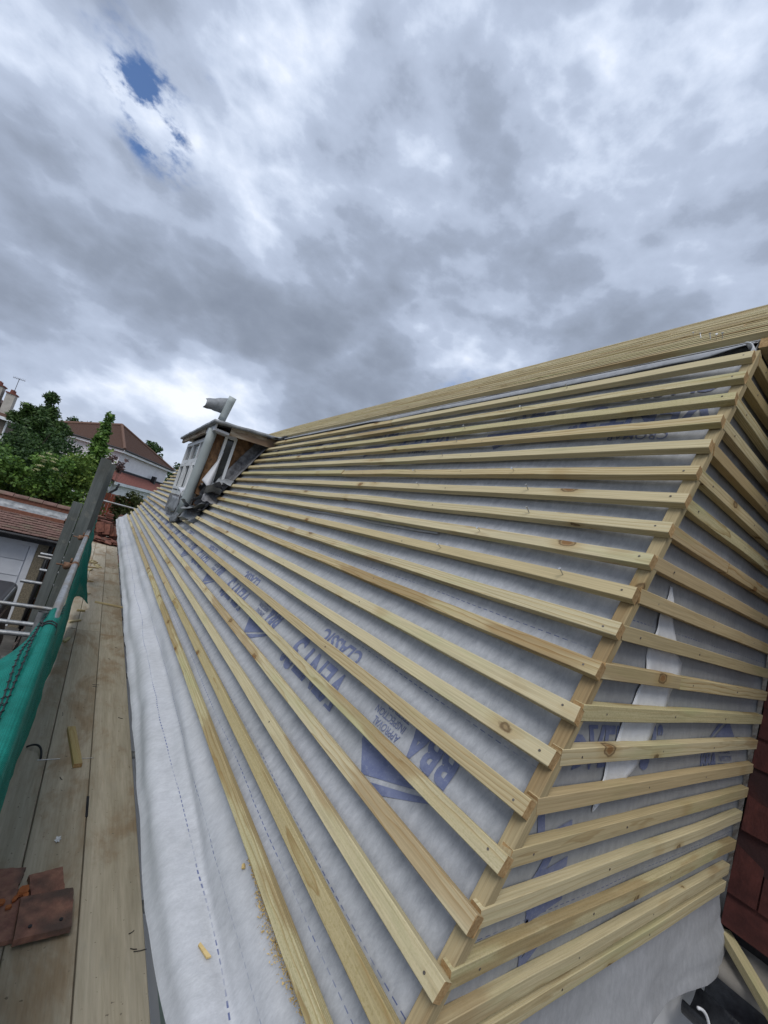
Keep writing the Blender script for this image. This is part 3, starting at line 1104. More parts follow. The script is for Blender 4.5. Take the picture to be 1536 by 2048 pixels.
def subdivide(v, f, maxlen):
    """split long edges so that print follows the wrinkles"""
    tris = []
    for p in f:
        for i in range(1, len(p) - 1):
            tris.append((v[p[0]], v[p[i]], v[p[i + 1]]))
    out = []
    stack = tris
    while stack:
        t = stack.pop()
        e = [((t[i][0] - t[(i + 1) % 3][0]) ** 2 + (t[i][1] - t[(i + 1) % 3][1]) ** 2, i) for i in range(3)]
        l2, i = max(e)
        if l2 > maxlen * maxlen:
            a, b, c = t[i], t[(i + 1) % 3], t[(i + 2) % 3]
            mm = ((a[0] + b[0]) / 2, (a[1] + b[1]) / 2)
            stack.append((a, mm, c))
            stack.append((mm, b, c))
        else:
            out.append(t)
    return out


def print_on(shapes, fn_pt, maxlen, name, parent, mat, keep=None):
    m = MB()
    for v, f in shapes:
        for t in subdivide(v, f, maxlen):
            ps = [fn_pt(a, b) for a, b in t]
            if keep and not all(keep(p) for p in ps):
                continue
            m.add(ps, [(0, 1, 2)])
    o = m.obj(name, mat, parent)
    pw = parent.matrix_basis if parent.parent is None else Matrix.Translation(parent.parent.location) @ parent.matrix_basis
    o.matrix_parent_inverse = pw.inverted()
    return o


mem_main = bpy.data.objects['roof_membrane']
mem_ck = bpy.data.objects['gable_membrane']


def on_main(y0, s0):
    # reads along +Y, its tops point down the slope (upside down from the scaffold)
    return lambda a, b: SP(y0 + a, s0 - b, mem_n(y0 + a, s0 - b) + 0.0016)


def on_cheek(x0, z0, rot=0.0):
    c, s_ = cos(rot), sin(rot)
    return lambda a, b: ck_pt(x0 + a * c - b * s_, z0 + a * s_ + b * c, 0.0014)


pitchY = 1.13
for i in range(9):
    yb = 0.63 + pitchY * i
    ml = 0.03 if i < 3 else 0.06
    print_on(logo_bba(0.285), on_main(yb, -1.505), ml, 'printed_logo', mem_main, MAT['print'])
    for wf_ in (word_vent, word_cromar, word_classic):
        print_on(wf_(0.15), on_main(yb + 0.49, -1.455), ml, 'printed_lettering', mem_main, MAT['print'])
for i in range(4):
    yb = 0.50 + pitchY * i
    ml = 0.03 if i < 2 else 0.06
    if yb + 0.9 < 4.9:
        for wf_ in (word_vent, word_cromar, word_classic):
            print_on(wf_(0.15), on_main(yb, -0.155), ml, 'printed_lettering', mem_main, MAT['print'])
        print_on(logo_bba(0.285), on_main(yb + 0.56, -0.21), ml, 'printed_logo', mem_main, MAT['print'])
for wf_ in (word_vent, word_classic):
    print_on(wf_(0.13), on_cheek(1.0, -0.325), 0.012, 'printed_lettering', mem_ck, MAT['print'], lambda p: p.x > edge_x(p.z) + 0.065)
print_on(logo_bba(0.25), on_cheek(1.75, -0.30), 0.03, 'printed_logo', mem_ck, MAT['print'])
print_on(word_vent(0.17)[:-1], on_cheek(1.05, -0.70, radians(100)), 0.012, 'printed_lettering', mem_ck, MAT['print'], lambda p: p.x > edge_x(p.z) + 0.065)

# ------------------------------------------------------------------ walls below, far verge, tile hanging
m = MB()
m.box((0.78, 0.50, GZ), (5.5, Y_END - 0.1, -1.12))
w = m.obj('wall', MAT['render'], house)
w.location = -house.location
m = MB()
m.box((0.50, 0.49, -1.16), (0.78, Y_END - 0.05, -1.13))
w = m.obj('soffit', MAT['white'], house)
w.location = -house.location
# closing boards: core of the roof so that nothing shows hollow
m = MB()
sec = [SP(0, -1.9, -0.09), SP(0, 0.12, -0.09), UPt(0, 0.05, -0.09), UPt(0, UL, -0.09)]
prof = [(p.x, p.z) for p in sec]
prof += [(prof[-1][0], -1.125), (prof[0][0], -1.125)]
m.prism([Vector((x, 0.52, z)) for x, z in prof], (0, Y_END - 0.56, 0))
w = m.obj('roof_deck', MAT['oldwood'], house)
w.location = -house.location

# tile-hung return wall on the right of the cheek
m = MB()
m.box((2.27, -3.0, -1.12), (2.36, 0.46, 1.60))
w = m.obj('tile_hung_wall', MAT['felt'], house)
w.location = -house.location
thw = w
TL = MB()
# clay tile, hanging: local x outwards(-X world), y along wall, z down; slightly cambered
tw, th, tt = 0.162, 0.262, 0.013
rows = []
vs, fs = [], []
for i in range(4):
    z = -th * i / 3
    bow = 0.006 * (1 - ((i / 3) * 2 - 1) ** 2)
    for (px, py) in ((0 + bow, 0), (tt + bow, 0), (tt + bow, tw), (0 + bow, tw)):
        vs.append((-px, py, z))
for i in range(3):
    for j in range(4):
        a, b = i * 4 + j, i * 4 + (j + 1) % 4
        fs.append((a, a + 4, b + 4, b))
fs.append((0, 1, 2, 3))
fs.append((15, 14, 13, 12))
TL.add(vs, fs)
tile_me = TL.mesh('hung_tile')
tile_me.materials.append(MAT['tile_hung'])
rr = random.Random(5)
for c in range(18):
    ztop = -0.93 + th + 0.112 * c
    for r in range(7):
        o = bpy.data.objects.new('hung_tile', tile_me)
        COL.objects.link(o)
        o.parent = thw
        half = c % 2 and r == 0
        yy = 0.444 - tw - (tw + 0.003) * r + (0.0825 if c % 2 and r else 0)
        tilt = radians(7.5 + rr.uniform(-1.6, 1.6))
        o.location = (2.252 + rr.uniform(-.004, .004), yy + rr.uniform(-.003, .003), ztop)
        if half:
            o.location.y += 0.081
            o.scale = (1, 0.5, 1)
        o.rotation_euler = (rr.uniform(-.01, .01), tilt, rr.uniform(-.03, .03))


# ================================================================== DORMER
HL = house.location


def hpart(mb, name, mat, parent=None, smooth=False):
    """a part built in world coordinates under the house (or under one of its parts)"""
    o = mb.obj(name, mat, parent or house, smooth)
    if parent is None:
        o.location = -HL
    return o


def slope_x(z):
    return edge_x(z, -0.03)


m = MB()
m.prism([Vector((0.87, DY0 + 0.03, z)) if 0 else Vector((x, DY0 + 0.03, z)) for x, z in ((0.87, -0.17), (slope_x(-0.17), -0.17), (slope_x(0.86), 0.86), (0.87, 0.86))], (0, DY1 - DY0 - 0.06, 0))
dorm = hpart(m, 'dormer', MAT['osb'])
dorm['label'] = 'small flat roofed dormer half stripped, with bare orange boarding and white window frames'


def dpart(mb, name, mat, smooth=False):
    return mb.obj(name, mat, dorm, smooth)


def frame(mb, mtx, w, h, bar, dep, mull=(), trans=(), mi=0):
    """rectangular window frame in the local x (along) / z (up) plane, depth along y"""
    mb.box((0, 0, 0), (bar, dep, h), mi, mtx)
    mb.box((w - bar, 0, 0), (w, dep, h), mi, mtx)
    mb.box((bar, 0, 0), (w - bar, dep, bar), mi, mtx)
    mb.box((bar, 0, h - bar), (w - bar, dep, h), mi, mtx)
    for x in mull:
        mb.box((x - bar / 2, 0.004, bar), (x + bar / 2, dep - 0.004, h - bar), mi, mtx)
    for z in trans:
        mb.box((bar, 0.008, z - bar / 2), (w - bar, dep - 0.008, z + bar / 2), mi, mtx)


# front lights: local x along +Y, depth into +X
fm = Matrix(((0, 1, 0, 0.80), (1, 0, 0, DY0 + 0.36), (0, 0, 1, -0.02), (0, 0, 0, 1)))
m = MB()
frame(m, fm, 1.72, 0.80, 0.055, 0.07, (0.57, 1.14), (0.50,))
wf = dpart(m, 'window_frame', MAT['white'])
for i in range(3):
    m = MB()
    m.box((0.06 + 0.57 * i, 0.03, 0.06), (0.54 + 0.57 * i, 0.04, 0.47), 0, fm)
    dpart(m, 'pane', MAT['glass'])
    m = MB()
    m.box((0.06 + 0.57 * i, 0.03, 0.53), (0.54 + 0.57 * i, 0.04, 0.745), 0, fm)
    dpart(m, 'pane', MAT['glass'])
    m = MB()
    m2 = fm @ Matrix.Translation((0.075 + 0.57 * i, -0.012, 0.075))
    frame(m, m2, 0.45, 0.385, 0.04, 0.035)
    dpart(m, 'casement', MAT['white'])
m = MB()
m.box((0.795, DY0 + 0.02, 0.06), (0.875, DY0 + 0.355, 0.80))
dpart(m, 'corner_boarding', MAT['osb'])
m = MB()
m.box((0.80, DY0 + 0.36, -0.30), (0.86, DY1 - 0.05, -0.025))
dpart(m, 'apron_wall', MAT['dirtyfelt'])
# window light on the cheek facing us
cm = Matrix(((1, 0, 0, 0.905), (0, 1, 0, DY0 - 0.015), (0.0, 0, 1, 0.20), (0, 0, 0, 1)))
m = MB()
frame(m, cm, 0.135, 0.60, 0.030, 0.05)
dpart(m, 'window_frame', MAT['white'])
m = MB()
m.box((0.03, 0.02, 0.03), (0.105, 0.028, 0.57), 0, cm)
dpart(m, 'pane', MAT['glass'])
m = MB()
m.box((0.80, DY0 + 0.0, 0.05), (0.90, DY0 + 0.02, 0.78))
dpart(m, 'cheek_boarding', MAT['osb'])
# soffit, fascias and roof
m = MB()
m.box((0.74, DY0 - 0.20, 0.775), (0.99, DY0 + 0.30, 0.80))
m.box((0.74, DY0 - 0.20, 0.80), (0.755, DY0 + 0.30, 0.865))
dpart(m, 'soffit', MAT['whitesheet'])
m = MB()
a = [Vector((0.90, DY0 - 0.225, 0.775)), Vector((1.44, DY0 - 0.225, 0.82)), Vector((1.44, DY0 - 0.225, 0.945)), Vector((0.90, DY0 - 0.225, 0.865))]
m.prism(a, (0, 0.028, 0))
dpart(m, 'fascia', MAT['oldwood'])
m = MB()
m.box((0.735, DY0 + 0.33, 0.79), (0.765, DY1 + 0.1, 0.875))
dpart(m, 'fascia', MAT['oldwood'])
m = MB()
rows = []
for i in range(31):
    yy = DY0 - 0.27 + (DY1 + 0.16 - DY0 + 0.27) * i / 30
    row = []
    for j in range(25):
        x = 0.70 + 0.86 * j / 24
        zz = 0.878 + 0.095 * (x - 0.70) / 0.8 + 0.006 * fn(x * 9, yy * 5) + 0.022 * sstep(1.36, 1.5, x) * (0.5 + fn(yy * 5, x * 6))
        if 0.34 < yy - DY0 and yy - DY0 < 0.5:
            zz -= 0.0
        row.append(Vector((x, yy, zz)))
    rows.append(row)
m.grid([r[::-1] for r in rows])
lr = dpart(m, 'lead_roof', MAT['lead'], True)
lm = lr.modifiers.new('thick', 'SOLIDIFY')
lm.thickness = 0.035
lm.offset = 1
# torn felt where the dormer roof runs into the slope
m = MB()
rows = []
for i in range(17):
    yy = DY0 - 0.32 + 0.5 * i / 16
    rows.append([Vector((1.30 + 0.32 * j / 12, yy, 0.885 + 0.155 * j / 12 + 0.028 * fbm(yy * 8, j * 0.35) + 0.012)) for j in range(13)])
m.grid([r[::-1] for r in rows])
dpart(m, 'torn_felt', MAT['felt'], True).modifiers.new('thick', 'SOLIDIFY').thickness = 0.006
# dressed flashing down the cheek
m = MB()
rows = []
for i in range(36):
    s = -1.12 + 1.16 * i / 35
    wv = 0.012 * fn(s * 9, 1.0)
    row = []
    for j in range(9):
        t = j / 8
        if t < 0.62:
            yy = DY0 - 0.17 + 0.17 * (t / 0.62) + wv
            p = SP(yy, s, 0.006 + 0.010 * fbm(s * 6, t * 3) + 0.012 * t)
        else:
            q = (t - 0.62) / 0.38
            p = SP(DY0 + 0.0 + wv * 0.3, s, 0.012 + 0.10 * q + 0.010 * fn(s * 12, t * 4))
        row.append(p)
    rows.append(row)
m.grid(rows)
dpart(m, 'flashing', MAT['dirtyfelt'], True).modifiers.new('thick', 'SOLIDIFY').thickness = 0.004
# apron sheets from the sill down onto the slope
for (ya, yb, tip, nm) in ((5.35, 5.86, (5.95, -1.44), 0), (5.88, 6.75, (6.55, -1.33), 1)):
    m = MB()
    rows = []
    for i in range(15):
        t = i / 14
        row = []
        for j in range(11):
            u = j / 10
            top = Vector((0.785, ya + (yb - ya) * u, -0.05))
            wid = 1.0 - 0.35 * t
            bot = SP(tip[0] + (u - 0.5) * 0.42, tip[1] + 0.05 * abs(u - 0.4), 0.012)
            mid = Vector((0.775 - 0.01 * nm, ya + (yb - ya) * u, -0.24))
            p = (top.lerp(mid, t / 0.45) if t < 0.45 else mid.lerp(bot, (t - 0.45) / 0.55))
            row.append(p + Vector((-0.02 * fbm(u * 3 + nm, t * 3), 0, 0.008 * fn(u * 6, t * 5))))
        rows.append(row)
    m.grid(rows)
    dpart(m, 'lead_apron', MAT['lead'], True).modifiers.new('thick', 'SOLIDIFY').thickness = 0.004

# loose things lying about the dormer ---------------------------------------------
# the long grey roll/pipe that leans on the front corner
m = MB()
pa, pb = Vector((0.755, DY0 - 0.04, 0.80)), Vector((0.735, DY0 + 0.06, -0.205))
m.tube([pa.lerp(pb, i / 6) for i in range(7)], 0.05, 18, caps=False)
pipe = m.obj('waste_pipe', MAT['leadpipe'], None, True)
pipe.modifiers.new('thick', 'SOLIDIFY').thickness = 0.004
tag(pipe, 'long grey plastic pipe leaning against the front corner of the dormer', 'pipe')
# white sheet leaning in the gap
m = MB()
rows = []
for i in range(13):
    t = i / 12
    row = []
    for j in range(9):
        u = j / 8
        b = Vector((0.80 + 0.10 * u, DY0 - 0.10 - 0.05 * u, 0.215 - 0.09 * u))
        tp = Vector((0.905 + 0.03 * u, DY0 - 0.04, 0.60 - 0.10 * (1 - u)))
        p = b.lerp(tp, t)
        p.y -= 0.05 * sin(pi * u) * (1 - t * 0.6)
        row.append(p)
    rows.append(row)
m.grid(rows)
o = m.obj('plastic_sheet', MAT['whitesheet'], None, True)
o.modifiers.new('thick', 'SOLIDIFY').thickness = 0.004
tag(o, 'white curved plastic sheet propped between the grey pipe and the cheek window', 'sheet')
m = MB()
rows = []
for i in range(9):
    t = i / 8
    row = []
    for j in range(9):
        u = j / 8
        p = Vector((0.74 + 0.02 * sin(u * 3), DY0 + 0.22 + 0.62 * u, 0.11 - 0.03 * u - 0.20 * t * (1 - 0.9 * u)))
        p.x -= 0.05 * t * (1 - u) + 0.03 * sin(pi * t)
        row.append(p)
    rows.append(row)
m.grid(rows)
o = m.obj('plastic_sheet', MAT['whitesheet'], None, True)
o.modifiers.new('thick', 'SOLIDIFY').thickness = 0.004
tag(o, 'folded white sheet hanging below the front windows of the dormer', 'sheet')
# crumpled lead and felt at the foot of the cheek
m = MB()
rr = random.Random(8)
for q in range(13):
    c = SP(DY0 - 0.12 + rr.uniform(-.09, .12) + (0.10 if q > 6 else 0), -0.90 + rr.uniform(-.17, .20) - (0.22 if q > 6 else 0), 0.04 + rr.uniform(0, .07))
    rows = []
    a1, a2 = rr.uniform(0, 6), rr.uniform(-.6, .6)
    for i in range(9):
        row = []
        for j in range(9):
            u, v = (i / 8 - .5) * rr.uniform(.20, .24), (j / 8 - .5) * 0.16
            h = 0.055 * fbm(u * 8 + q * 7, v * 8) + 0.025 * sin(u * 20 + q)
            p = Vector((u * cos(a1) - v * sin(a1), u * sin(a1) + v * cos(a1), h + u * a2))
            row.append(c + p)
        rows.append(row)
    m.grid(rows, (0, 1, 0, 1, 2)[q % 5])
me = m.mesh('crumpled_lead', True)
for mm_ in (MAT['lead'], MAT['dirtyfelt'], MAT['felt']):
    me.materials.append(mm_)
o = link('crumpled_lead', me)
tag(o, 'crumpled heap of torn lead and felt at the foot of the dormer cheek', 'lead scrap')
# piece of pipe with a bent plate, on the dormer roof
scrap = empty('pipe_offcut', (0.79, 5.12, 0.93))
tag(scrap, 'broken pale grey pipe and bent gutter plate lying on the dormer roof', 'pipe scrap')
m = MB()
m.tube([Vector((0.03, -0.02, 0.02)).lerp(Vector((0.055, -0.10, 0.31)), i / 5) for i in range(6)], 0.042, 18, caps=False)
link('pipe', m.mesh('pipe', True), MAT['leadpipe'], scrap).modifiers.new('thick', 'SOLIDIFY').thickness = 0.004
m = MB()
rows = []
for i in range(13):
    a_ = pi * (0.10 + 0.80 * i / 12)
    rows.append([Vector((-0.21 + 0.235 * u + 0.02 * sin(a_), -0.03 + 0.05 * u - 0.075 * sin(a_), 0.13 + 0.075 * u - 0.105 * cos(a_) * (0.55 + 0.45 * u) + 0.010 * fn(i * .4, u * 4))) for u in [j / 10 for j in range(11)]])
m.grid(rows)
link('gutter_plate', m.mesh('gutter_plate', True), MAT['lead'], scrap).modifiers.new('thick', 'SOLIDIFY').thickness = 0.005

# ================================================================== BITS LYING ON THE ROOF
rr = random.Random(31)
m = MB()
for i in range(1700):
    t = rr.random()
    yy = 0.60 + 0.42 * t
    s = -1.943 - abs(rr.gauss(0, 0.010 + 0.006 * fn(yy * 9, 2))) * (0.3 + sin(pi * min(1, t * 1.05)))
    tt = (S_LOW - s) / 0.25
    c = flap_pt(yy, max(0.0, tt)) + NV * rr.uniform(0.001, 0.009)
    L = rr.uniform(0.0012, 0.0045) * (1.6 if rr.random() < .06 else 1)
    a = Vector((rr.gauss(0, 1), rr.gauss(0, 1), rr.gauss(0, 1))).normalized()
    b = a.orthogonal().normalized()
    m.add([c - a * L, c + b * L * 0.35, c + a * L, c - b * L * 0.35 + NV * L * 0.3], [(0, 1, 2), (0, 2, 3), (0, 1, 3), (1, 2, 3)])
tag(m.obj('sawdust', MAT['sawdust']), 'drift of pale sawdust and shavings along the lowest batten', 'sawdust', kind='stuff')


def chip(pos, L, w, t, ang, mat, label, nrm=None, name='wood_chip', group=None):
    m = MB()
    vs = [(-L / 2, -w / 2, 0), (L / 2, -w * 0.3, 0), (L / 2 * 0.9, w * 0.4, 0), (-L / 2 * .8, w / 2, 0)]
    m.prism([Vector(v) for v in vs], (0, 0, t))
    nrm = (nrm or ZV).normalized()
    ax = Vector((cos(ang), sin(ang), 0))
    ax = (ax - nrm * ax.dot(nrm)).normalized()
    o = link(name, m.mesh(name), mat, None, mtx=frame_mtx(Vector(pos), ax, nrm.cross(ax), nrm))
    return tag(o, label, 'wood chip', group)


def on_flap(yy, t):
    p = flap_pt(yy, t)
    a = flap_pt(yy, t + 0.05) - p
    b = flap_pt(yy + 0.03, t) - p
    n = a.cross(b).normalized()
    if n.z < 0:
        n = -n
    return p + n * 0.003, n


p, n = on_flap(0.93, 0.62)
chip(p, 0.045, 0.009, 0.004, 1.9, MAT['sawdust'], 'splinter of pale wood lying out on the loose eaves membrane', n, 'splinter')
p, n = on_flap(1.02, 0.12)
chip(p, 0.012, 0.008, 0.006, 0.9, MAT['sawdust'], 'tiny cube of wood beside the lowest batten', n)

# ================================================================== SCAFFOLD
BZ = -1.74
scf = empty('scaffold', (0.3, 6.0, GZ))
tag(scf, 'tube and board scaffold walkway along the eaves with a steel guard rail', 'scaffold')


def spart(mb, name, mat, smooth=False):
    o = mb.obj(name, mat, scf, smooth)
    o.location = -scf.location
    return o


rr = random.Random(12)
BX = [(-0.035, 0.188), (0.1935, 0.4135), (0.4185, 0.645)]
for bi, (x0, x1) in enumerate(BX):
    cuts = [[-0.6, 5.52, 9.42, 13.4, 14.6], [-0.6, 5.50, 9.38, 13.3, 14.6], [-0.6, 5.44, 9.40, 13.3, 14.6]][bi]
    for i in range(4):
        y0, y1 = cuts[i] + 0.004, cuts[i + 1] - 0.004
        m = MB()
        rows = []
        dz = rr.uniform(-.003, .003) + (0.004 if i == 0 and bi == 2 else 0)
        n_ = max(4, int((y1 - y0) / 0.35))
        tw_ = rr.uniform(-.004, .004)
        top, side = [], []
        nx = 6
        grid_rows = []
        for q in range(n_ + 1):
            yy = y0 + (y1 - y0) * q / n_
            xo = 0.0012 * fn(yy * 2 + bi * 7, 3.0)
            r_ = [Vector((x0 + xo, yy, BZ - 0.038 + dz)), Vector((x0 + xo, yy, BZ - 0.003 + dz)), Vector((x0 + xo + 0.003, yy, BZ + dz))]
            for c in range(1, nx):
                u = c / nx
                r_.append(Vector((x0 + 0.003 + (x1 - x0 - .006) * u, yy, BZ + dz - 0.0022 * sin(pi * u) + tw_ * (u - .5) + 0.0012 * fn(yy * 3, u * 4 + bi))))
            r_ += [Vector((x1 - 0.003 + xo, yy, BZ + dz)), Vector((x1 + xo, yy, BZ - 0.003 + dz)), Vector((x1 + xo, yy, BZ - 0.038 + dz))]
            grid_rows.append(r_)
        m.grid(grid_rows)
        L_ = len(grid_rows[0])
        nb = (n_ + 1) * L_
        m.f.append(list(range(L_)))
        m.mi.append(0)
        m.f.append([n_ * L_ + j for j in reversed(range(L_))])
        m.mi.append(0)
        for q in range(n_):
            m.f.append([q * L_, (q + 1) * L_, (q + 1) * L_ + L_ - 1, q * L_ + L_ - 1])
            m.mi.append(0)
        spart(m, 'scaffold_board', MAT['board'])
# slot cut in the edge of the middle board
m = MB()
m.box((0.4085, 2.50, BZ - 0.02), (0.4205, 2.66, BZ + 0.0042))
spart(m, 'board_slot', MAT['blackp'])


def tube_part(name, a, b, r=0.0242, mat='galv', n=14, hollow=True):
    m = MB()
    a, b = Vector(a), Vector(b)
    m.tube([a, a.lerp(b, .5), b], r, n, caps=not hollow)
    if hollow:
        d = (b - a).normalized() * 0.02
        m.tube([a + d * .01, a + d], r * 0.86, n, caps=False)
        for e, s in ((a, 1), (b, -1)):
            pass
        # end rings
        m.tube([a, a], r, n, caps=False, radii=[r, r * 0.84])
        m.tube([b, b], r, n, caps=False, radii=[r * .84, r])
        m.tube([a + d * 1.5, a + d * 1.6], r * 0.85, n, mi=1)
        m.tube([b - d * 1.5, b - d * 1.6], r * 0.85, n, mi=1)
    me = m.mesh(name, True)
    me.materials.append(MAT[mat])
    me.materials.append(MAT['blackp'])
    o = link(name, me, None, scf)
    o.location = -scf.location
    return o


tube_part('guard_rail', (-0.02, 0.6, -0.85), (-0.022, 7.15, -0.855))
tube_part('guard_rail', (-0.022, 7.17, -0.855), (0.0, 14.0, -0.84), 0.022)
tube_part('end_rail', (-0.06, 14.05, -0.80), (0.97, 14.05, -0.80), 0.026)
for y in (3.2, 8.6, 13.9):
    tube_part('standard', (-0.085, y, GZ), (-0.085, y, -0.62 if y > 4 else -0.93))
for x in (-0.02, 0.62):
    tube_part('ledger', (x, -0.6, -1.875), (x, 14.4, -1.875))
for y, xl in ((9.95, -0.62), (9.62, -0.62), (8.55, -0.47), (7.64, -0.58), (6.43, -1.5), (5.76, -1.5), (5.42, -1.5), (4.54, -1.5), (3.2, -1.4), (12.0, -0.4), (13.6, -0.4), (2.0, -1.4)):
    tube_part('transom', (xl, y, -1.825), (0.70, y, -1.825))
for y in (4.40, 6.25, 8.6):
    m = MB()
    for dx, dz_ in ((0, 0),):
        m.tube([(-0.02, y - 0.022, -0.85), (-0.02, y + 0.022, -0.85)], 0.031, 14)
        m.tube([(-0.075, y - 0.02, -0.87), (-0.075, y + 0.03, -0.87)], 0.028, 12)
        m.box((-0.10, y - 0.012, -0.862), (0.0, y + 0.012, -0.838))
        m.tube([(-0.055, y, -0.84), (-0.055, y - 0.01, -0.795)], 0.008, 8)
        m.tube([(-0.15, y, -0.865), (-0.06, y, -0.865)], 0.007, 8)
    me = m.mesh('coupler', True)
    me.materials.append(MAT['rust'])
    o = link('coupler', me, None, scf)
    o.location = -scf.location

# --- grey boards stood on end outside the rail -----------------------------------
def upright(x, y, zt, w, rot, lean, name_lab, t=0.04, zb=GZ):
    m = MB()
    rnd = random.Random(int(x * 1000))
    n_ = 12
    rows = []
    for i in range(n_ + 1):
        z = zb + (zt - zb) * i / n_
        ww = w + 0.004 * fn(z * 3, x * 9)
        rows.append([Vector((-ww / 2, -t / 2, z)), Vector((ww / 2, -t / 2, z)), Vector((ww / 2, t / 2, z)), Vector((-ww / 2, t / 2, z)), Vector((-ww / 2, -t / 2, z))])
    m.grid(rows)
    top = [r + Vector((0, 0, 0)) for r in rows[-1][:4]]
    m.add(top, [(0, 1, 2, 3)])
    c, s_ = cos(rot), sin(rot)
    m.v = [(v[0] * c - v[1] * s_, v[0] * s_ + v[1] * c, v[2]) for v in m.v]
    o = m.obj('upright_board', MAT['oldboard'])
    o.location = (x, y, 0)
    tag(o, name_lab, 'board', 'grey boards stood on end against the guard rail')
    return o


upright(-0.112, 6.80, 0.17, 0.125, 0.05, 0, 'widest and tallest of the grey boards stood on end outside the guard rail', 0.05)
upright(-0.030, 6.98, 0.13, 0.085, 0.25, 0, 'narrower grey board stood just behind the tallest one', 0.05)
upright(-0.255, 7.25, -0.53, 0.12, -0.1, 0, 'shorter grey board with a broken top, stood left of the tallest one', 0.05)
upright(-0.10, 2.32, -0.885, 0.085, 0.3, 0, 'grey upright under the fold of the green netting, nearest the camera', 0.05)

# --- green debris netting ---------------------------------------------------------
netg = empty('debris_netting', (0, 4.0, -0.85))
tag(netg, 'torn green debris netting draped over the guard rail and trailing on the boards', 'netting')


def net_pt(y, u):
    """u: -1 outer hem .. 0 on the rail .. 1 inner hem"""
    R = 0.030
    cov = sstep(2.95, 2.70, y)                      # how far the outer half is thrown over the rail
    if u >= 0:
        # inner curtain
        zb = -1.737 + 0.004 * fn(y * 2.0, 4)
        xb = 0.045 + 0.055 * sstep(3.2, 5.2, y)
        if y > 5.1:
            zb += 0.42 * sstep(5.1, 7.2, y) + 0.07 * fn(y * 3.1, 2) + 0.10 * sstep(8.0, 9.0, y)
            t1 = exp(-((y - 6.45) / 0.22) ** 2)
            t2 = exp(-((y - 7.75) / 0.26) ** 2)
            zb = zb * (1 - t1) * (1 - t2) + (-1.70) * max(t1, t2) + (zb * t1 * t2)
            xb = xb * (1 - 0.75 * sstep(5.2, 7.0, y)) + 0.21 * t1 + 0.15 * t2
        top = Vector((-0.02 + R * 0.9, y, -0.86 + 0.03 * cov))
        p = Vector((-0.02 + R * sin(min(u * 8, 1) * pi / 2), y, -0.85 + R * cos(min(u * 8, 1) * pi / 2)))
        if u > 0.125:
            v = (u - 0.125) / 0.875
            q = Vector((top.x + (xb - top.x) * v ** 1.6, y, -0.85 + (zb + 0.85) * v))
            wv = sin(pi * v * 0.9) * (0.040 * fbm(y * 1.8, v * 1.2 + 3) + 0.012 * fn(y * 6 + v * 4, v * 3) - 0.014 * abs(fn(y * 3.5 + v * 2, 5.0))) + 0.010 * v * fn(y * 4, 7)
            p = q + Vector((wv + 0.012 * sin(pi * v), 0, 0))
        if cov < 1 and u < 0.125:
            # tied round under the rail beyond the turned-over part
            p = p.lerp(Vector((-0.02 + R, y, -0.86)), 1 - cov)
        return p
    if cov < 1e-3:
        return Vector((-0.02 + R, y, -0.86))
    v = -u
    wid = (0.045 + 0.17 * exp(-((y - 2.18) / 0.26) ** 2) + 0.06 * sstep(2.2, 1.6, y)) * cov
    a_ = min(v * 4, 1) * pi / 2
    p = Vector((-0.02 - R * sin(a_), y, -0.85 + R * cos(a_)))
    if v > 0.25:
        w_ = (v - 0.25) / 0.75
        lift = 0.07 * exp(-((y - 2.18) / 0.25) ** 2)
        p = Vector((-0.02 - R - wid * 0.80 * w_, y, -0.85 + lift * sin(pi * w_ * .7) - wid * (0.25 + 0.9 * w_) * w_ + 0.012 * fn(y * 5, w_ * 4)))
    return p


rows = []
yy = 1.0
while yy < 11.0:
    rows.append([net_pt(yy, -1 + 2 * j / 48) for j in range(49)])
    yy += 0.045 if yy < 9 else 0.09
m = MB()
m.grid(rows)
o = link('net_sheet', m.mesh('net_sheet', True), MAT['net'], netg)
o.location = -netg.location
o.modifiers.new('thick', 'SOLIDIFY').thickness = 0.0025
# dark stitched hem, a pair of laced cords
for du in (0.0, 0.10):
    m = MB()
    pts = []
    for i in range(70):
        t = i / 69
        y = 1.25 + 1.95 * t
        u = -0.34 - du + 0.06 * sin(t * 2.0) - 0.42 * sstep(0.45, 0.95, t)
        pts.append(net_pt(y, max(-0.97, u)) + Vector((0, 0, 0.005)))
    m.tube(pts, 0.0022, 5)
    for i in range(2, 68, 2):
        p = pts[i]
        m.tube([p + Vector((-0.005, -0.012, 0.001)), p + Vector((0.0, 0, 0.003)), p + Vector((0.005, 0.012, 0.001))], 0.0022, 4)
    o = link('hem_stitching', m.mesh('hem_stitching'), MAT['blackp'], netg)
    o.location = -netg.location
m = MB()
for du in (0, .05):
    m.tube([net_pt(2.62 + du * 0.8 + 0.12 * j / 9 * (j / 9), 0.15 - 0.75 * j / 9) + Vector((0, 0, 0.004)) for j in range(10)], 0.005, 5)
o = link('tie_cord', m.mesh('tie_cord'), MAT['blackp'], netg)
o.location = -netg.location
# wisps of netting tied on further along
for i, y in enumerate((8.75, 10.6)):
    m = MB()
    rows = []
    for a in range(9):
        yy = y + 0.5 * a / 8
        rows.append([Vector((-0.02 + 0.034 * cos(w) + 0.01 * fn(yy * 9, w), yy, -0.85 - 0.10 * max(0, -sin(w)) * (a / 8) + 0.034 * sin(w))) for w in [2 * pi * b / 12 for b in range(13)]])
    m.grid(rows)
    o = link('net_wisp', m.mesh('net_wisp', True), MAT['net'], netg)
    o.location = -netg.location

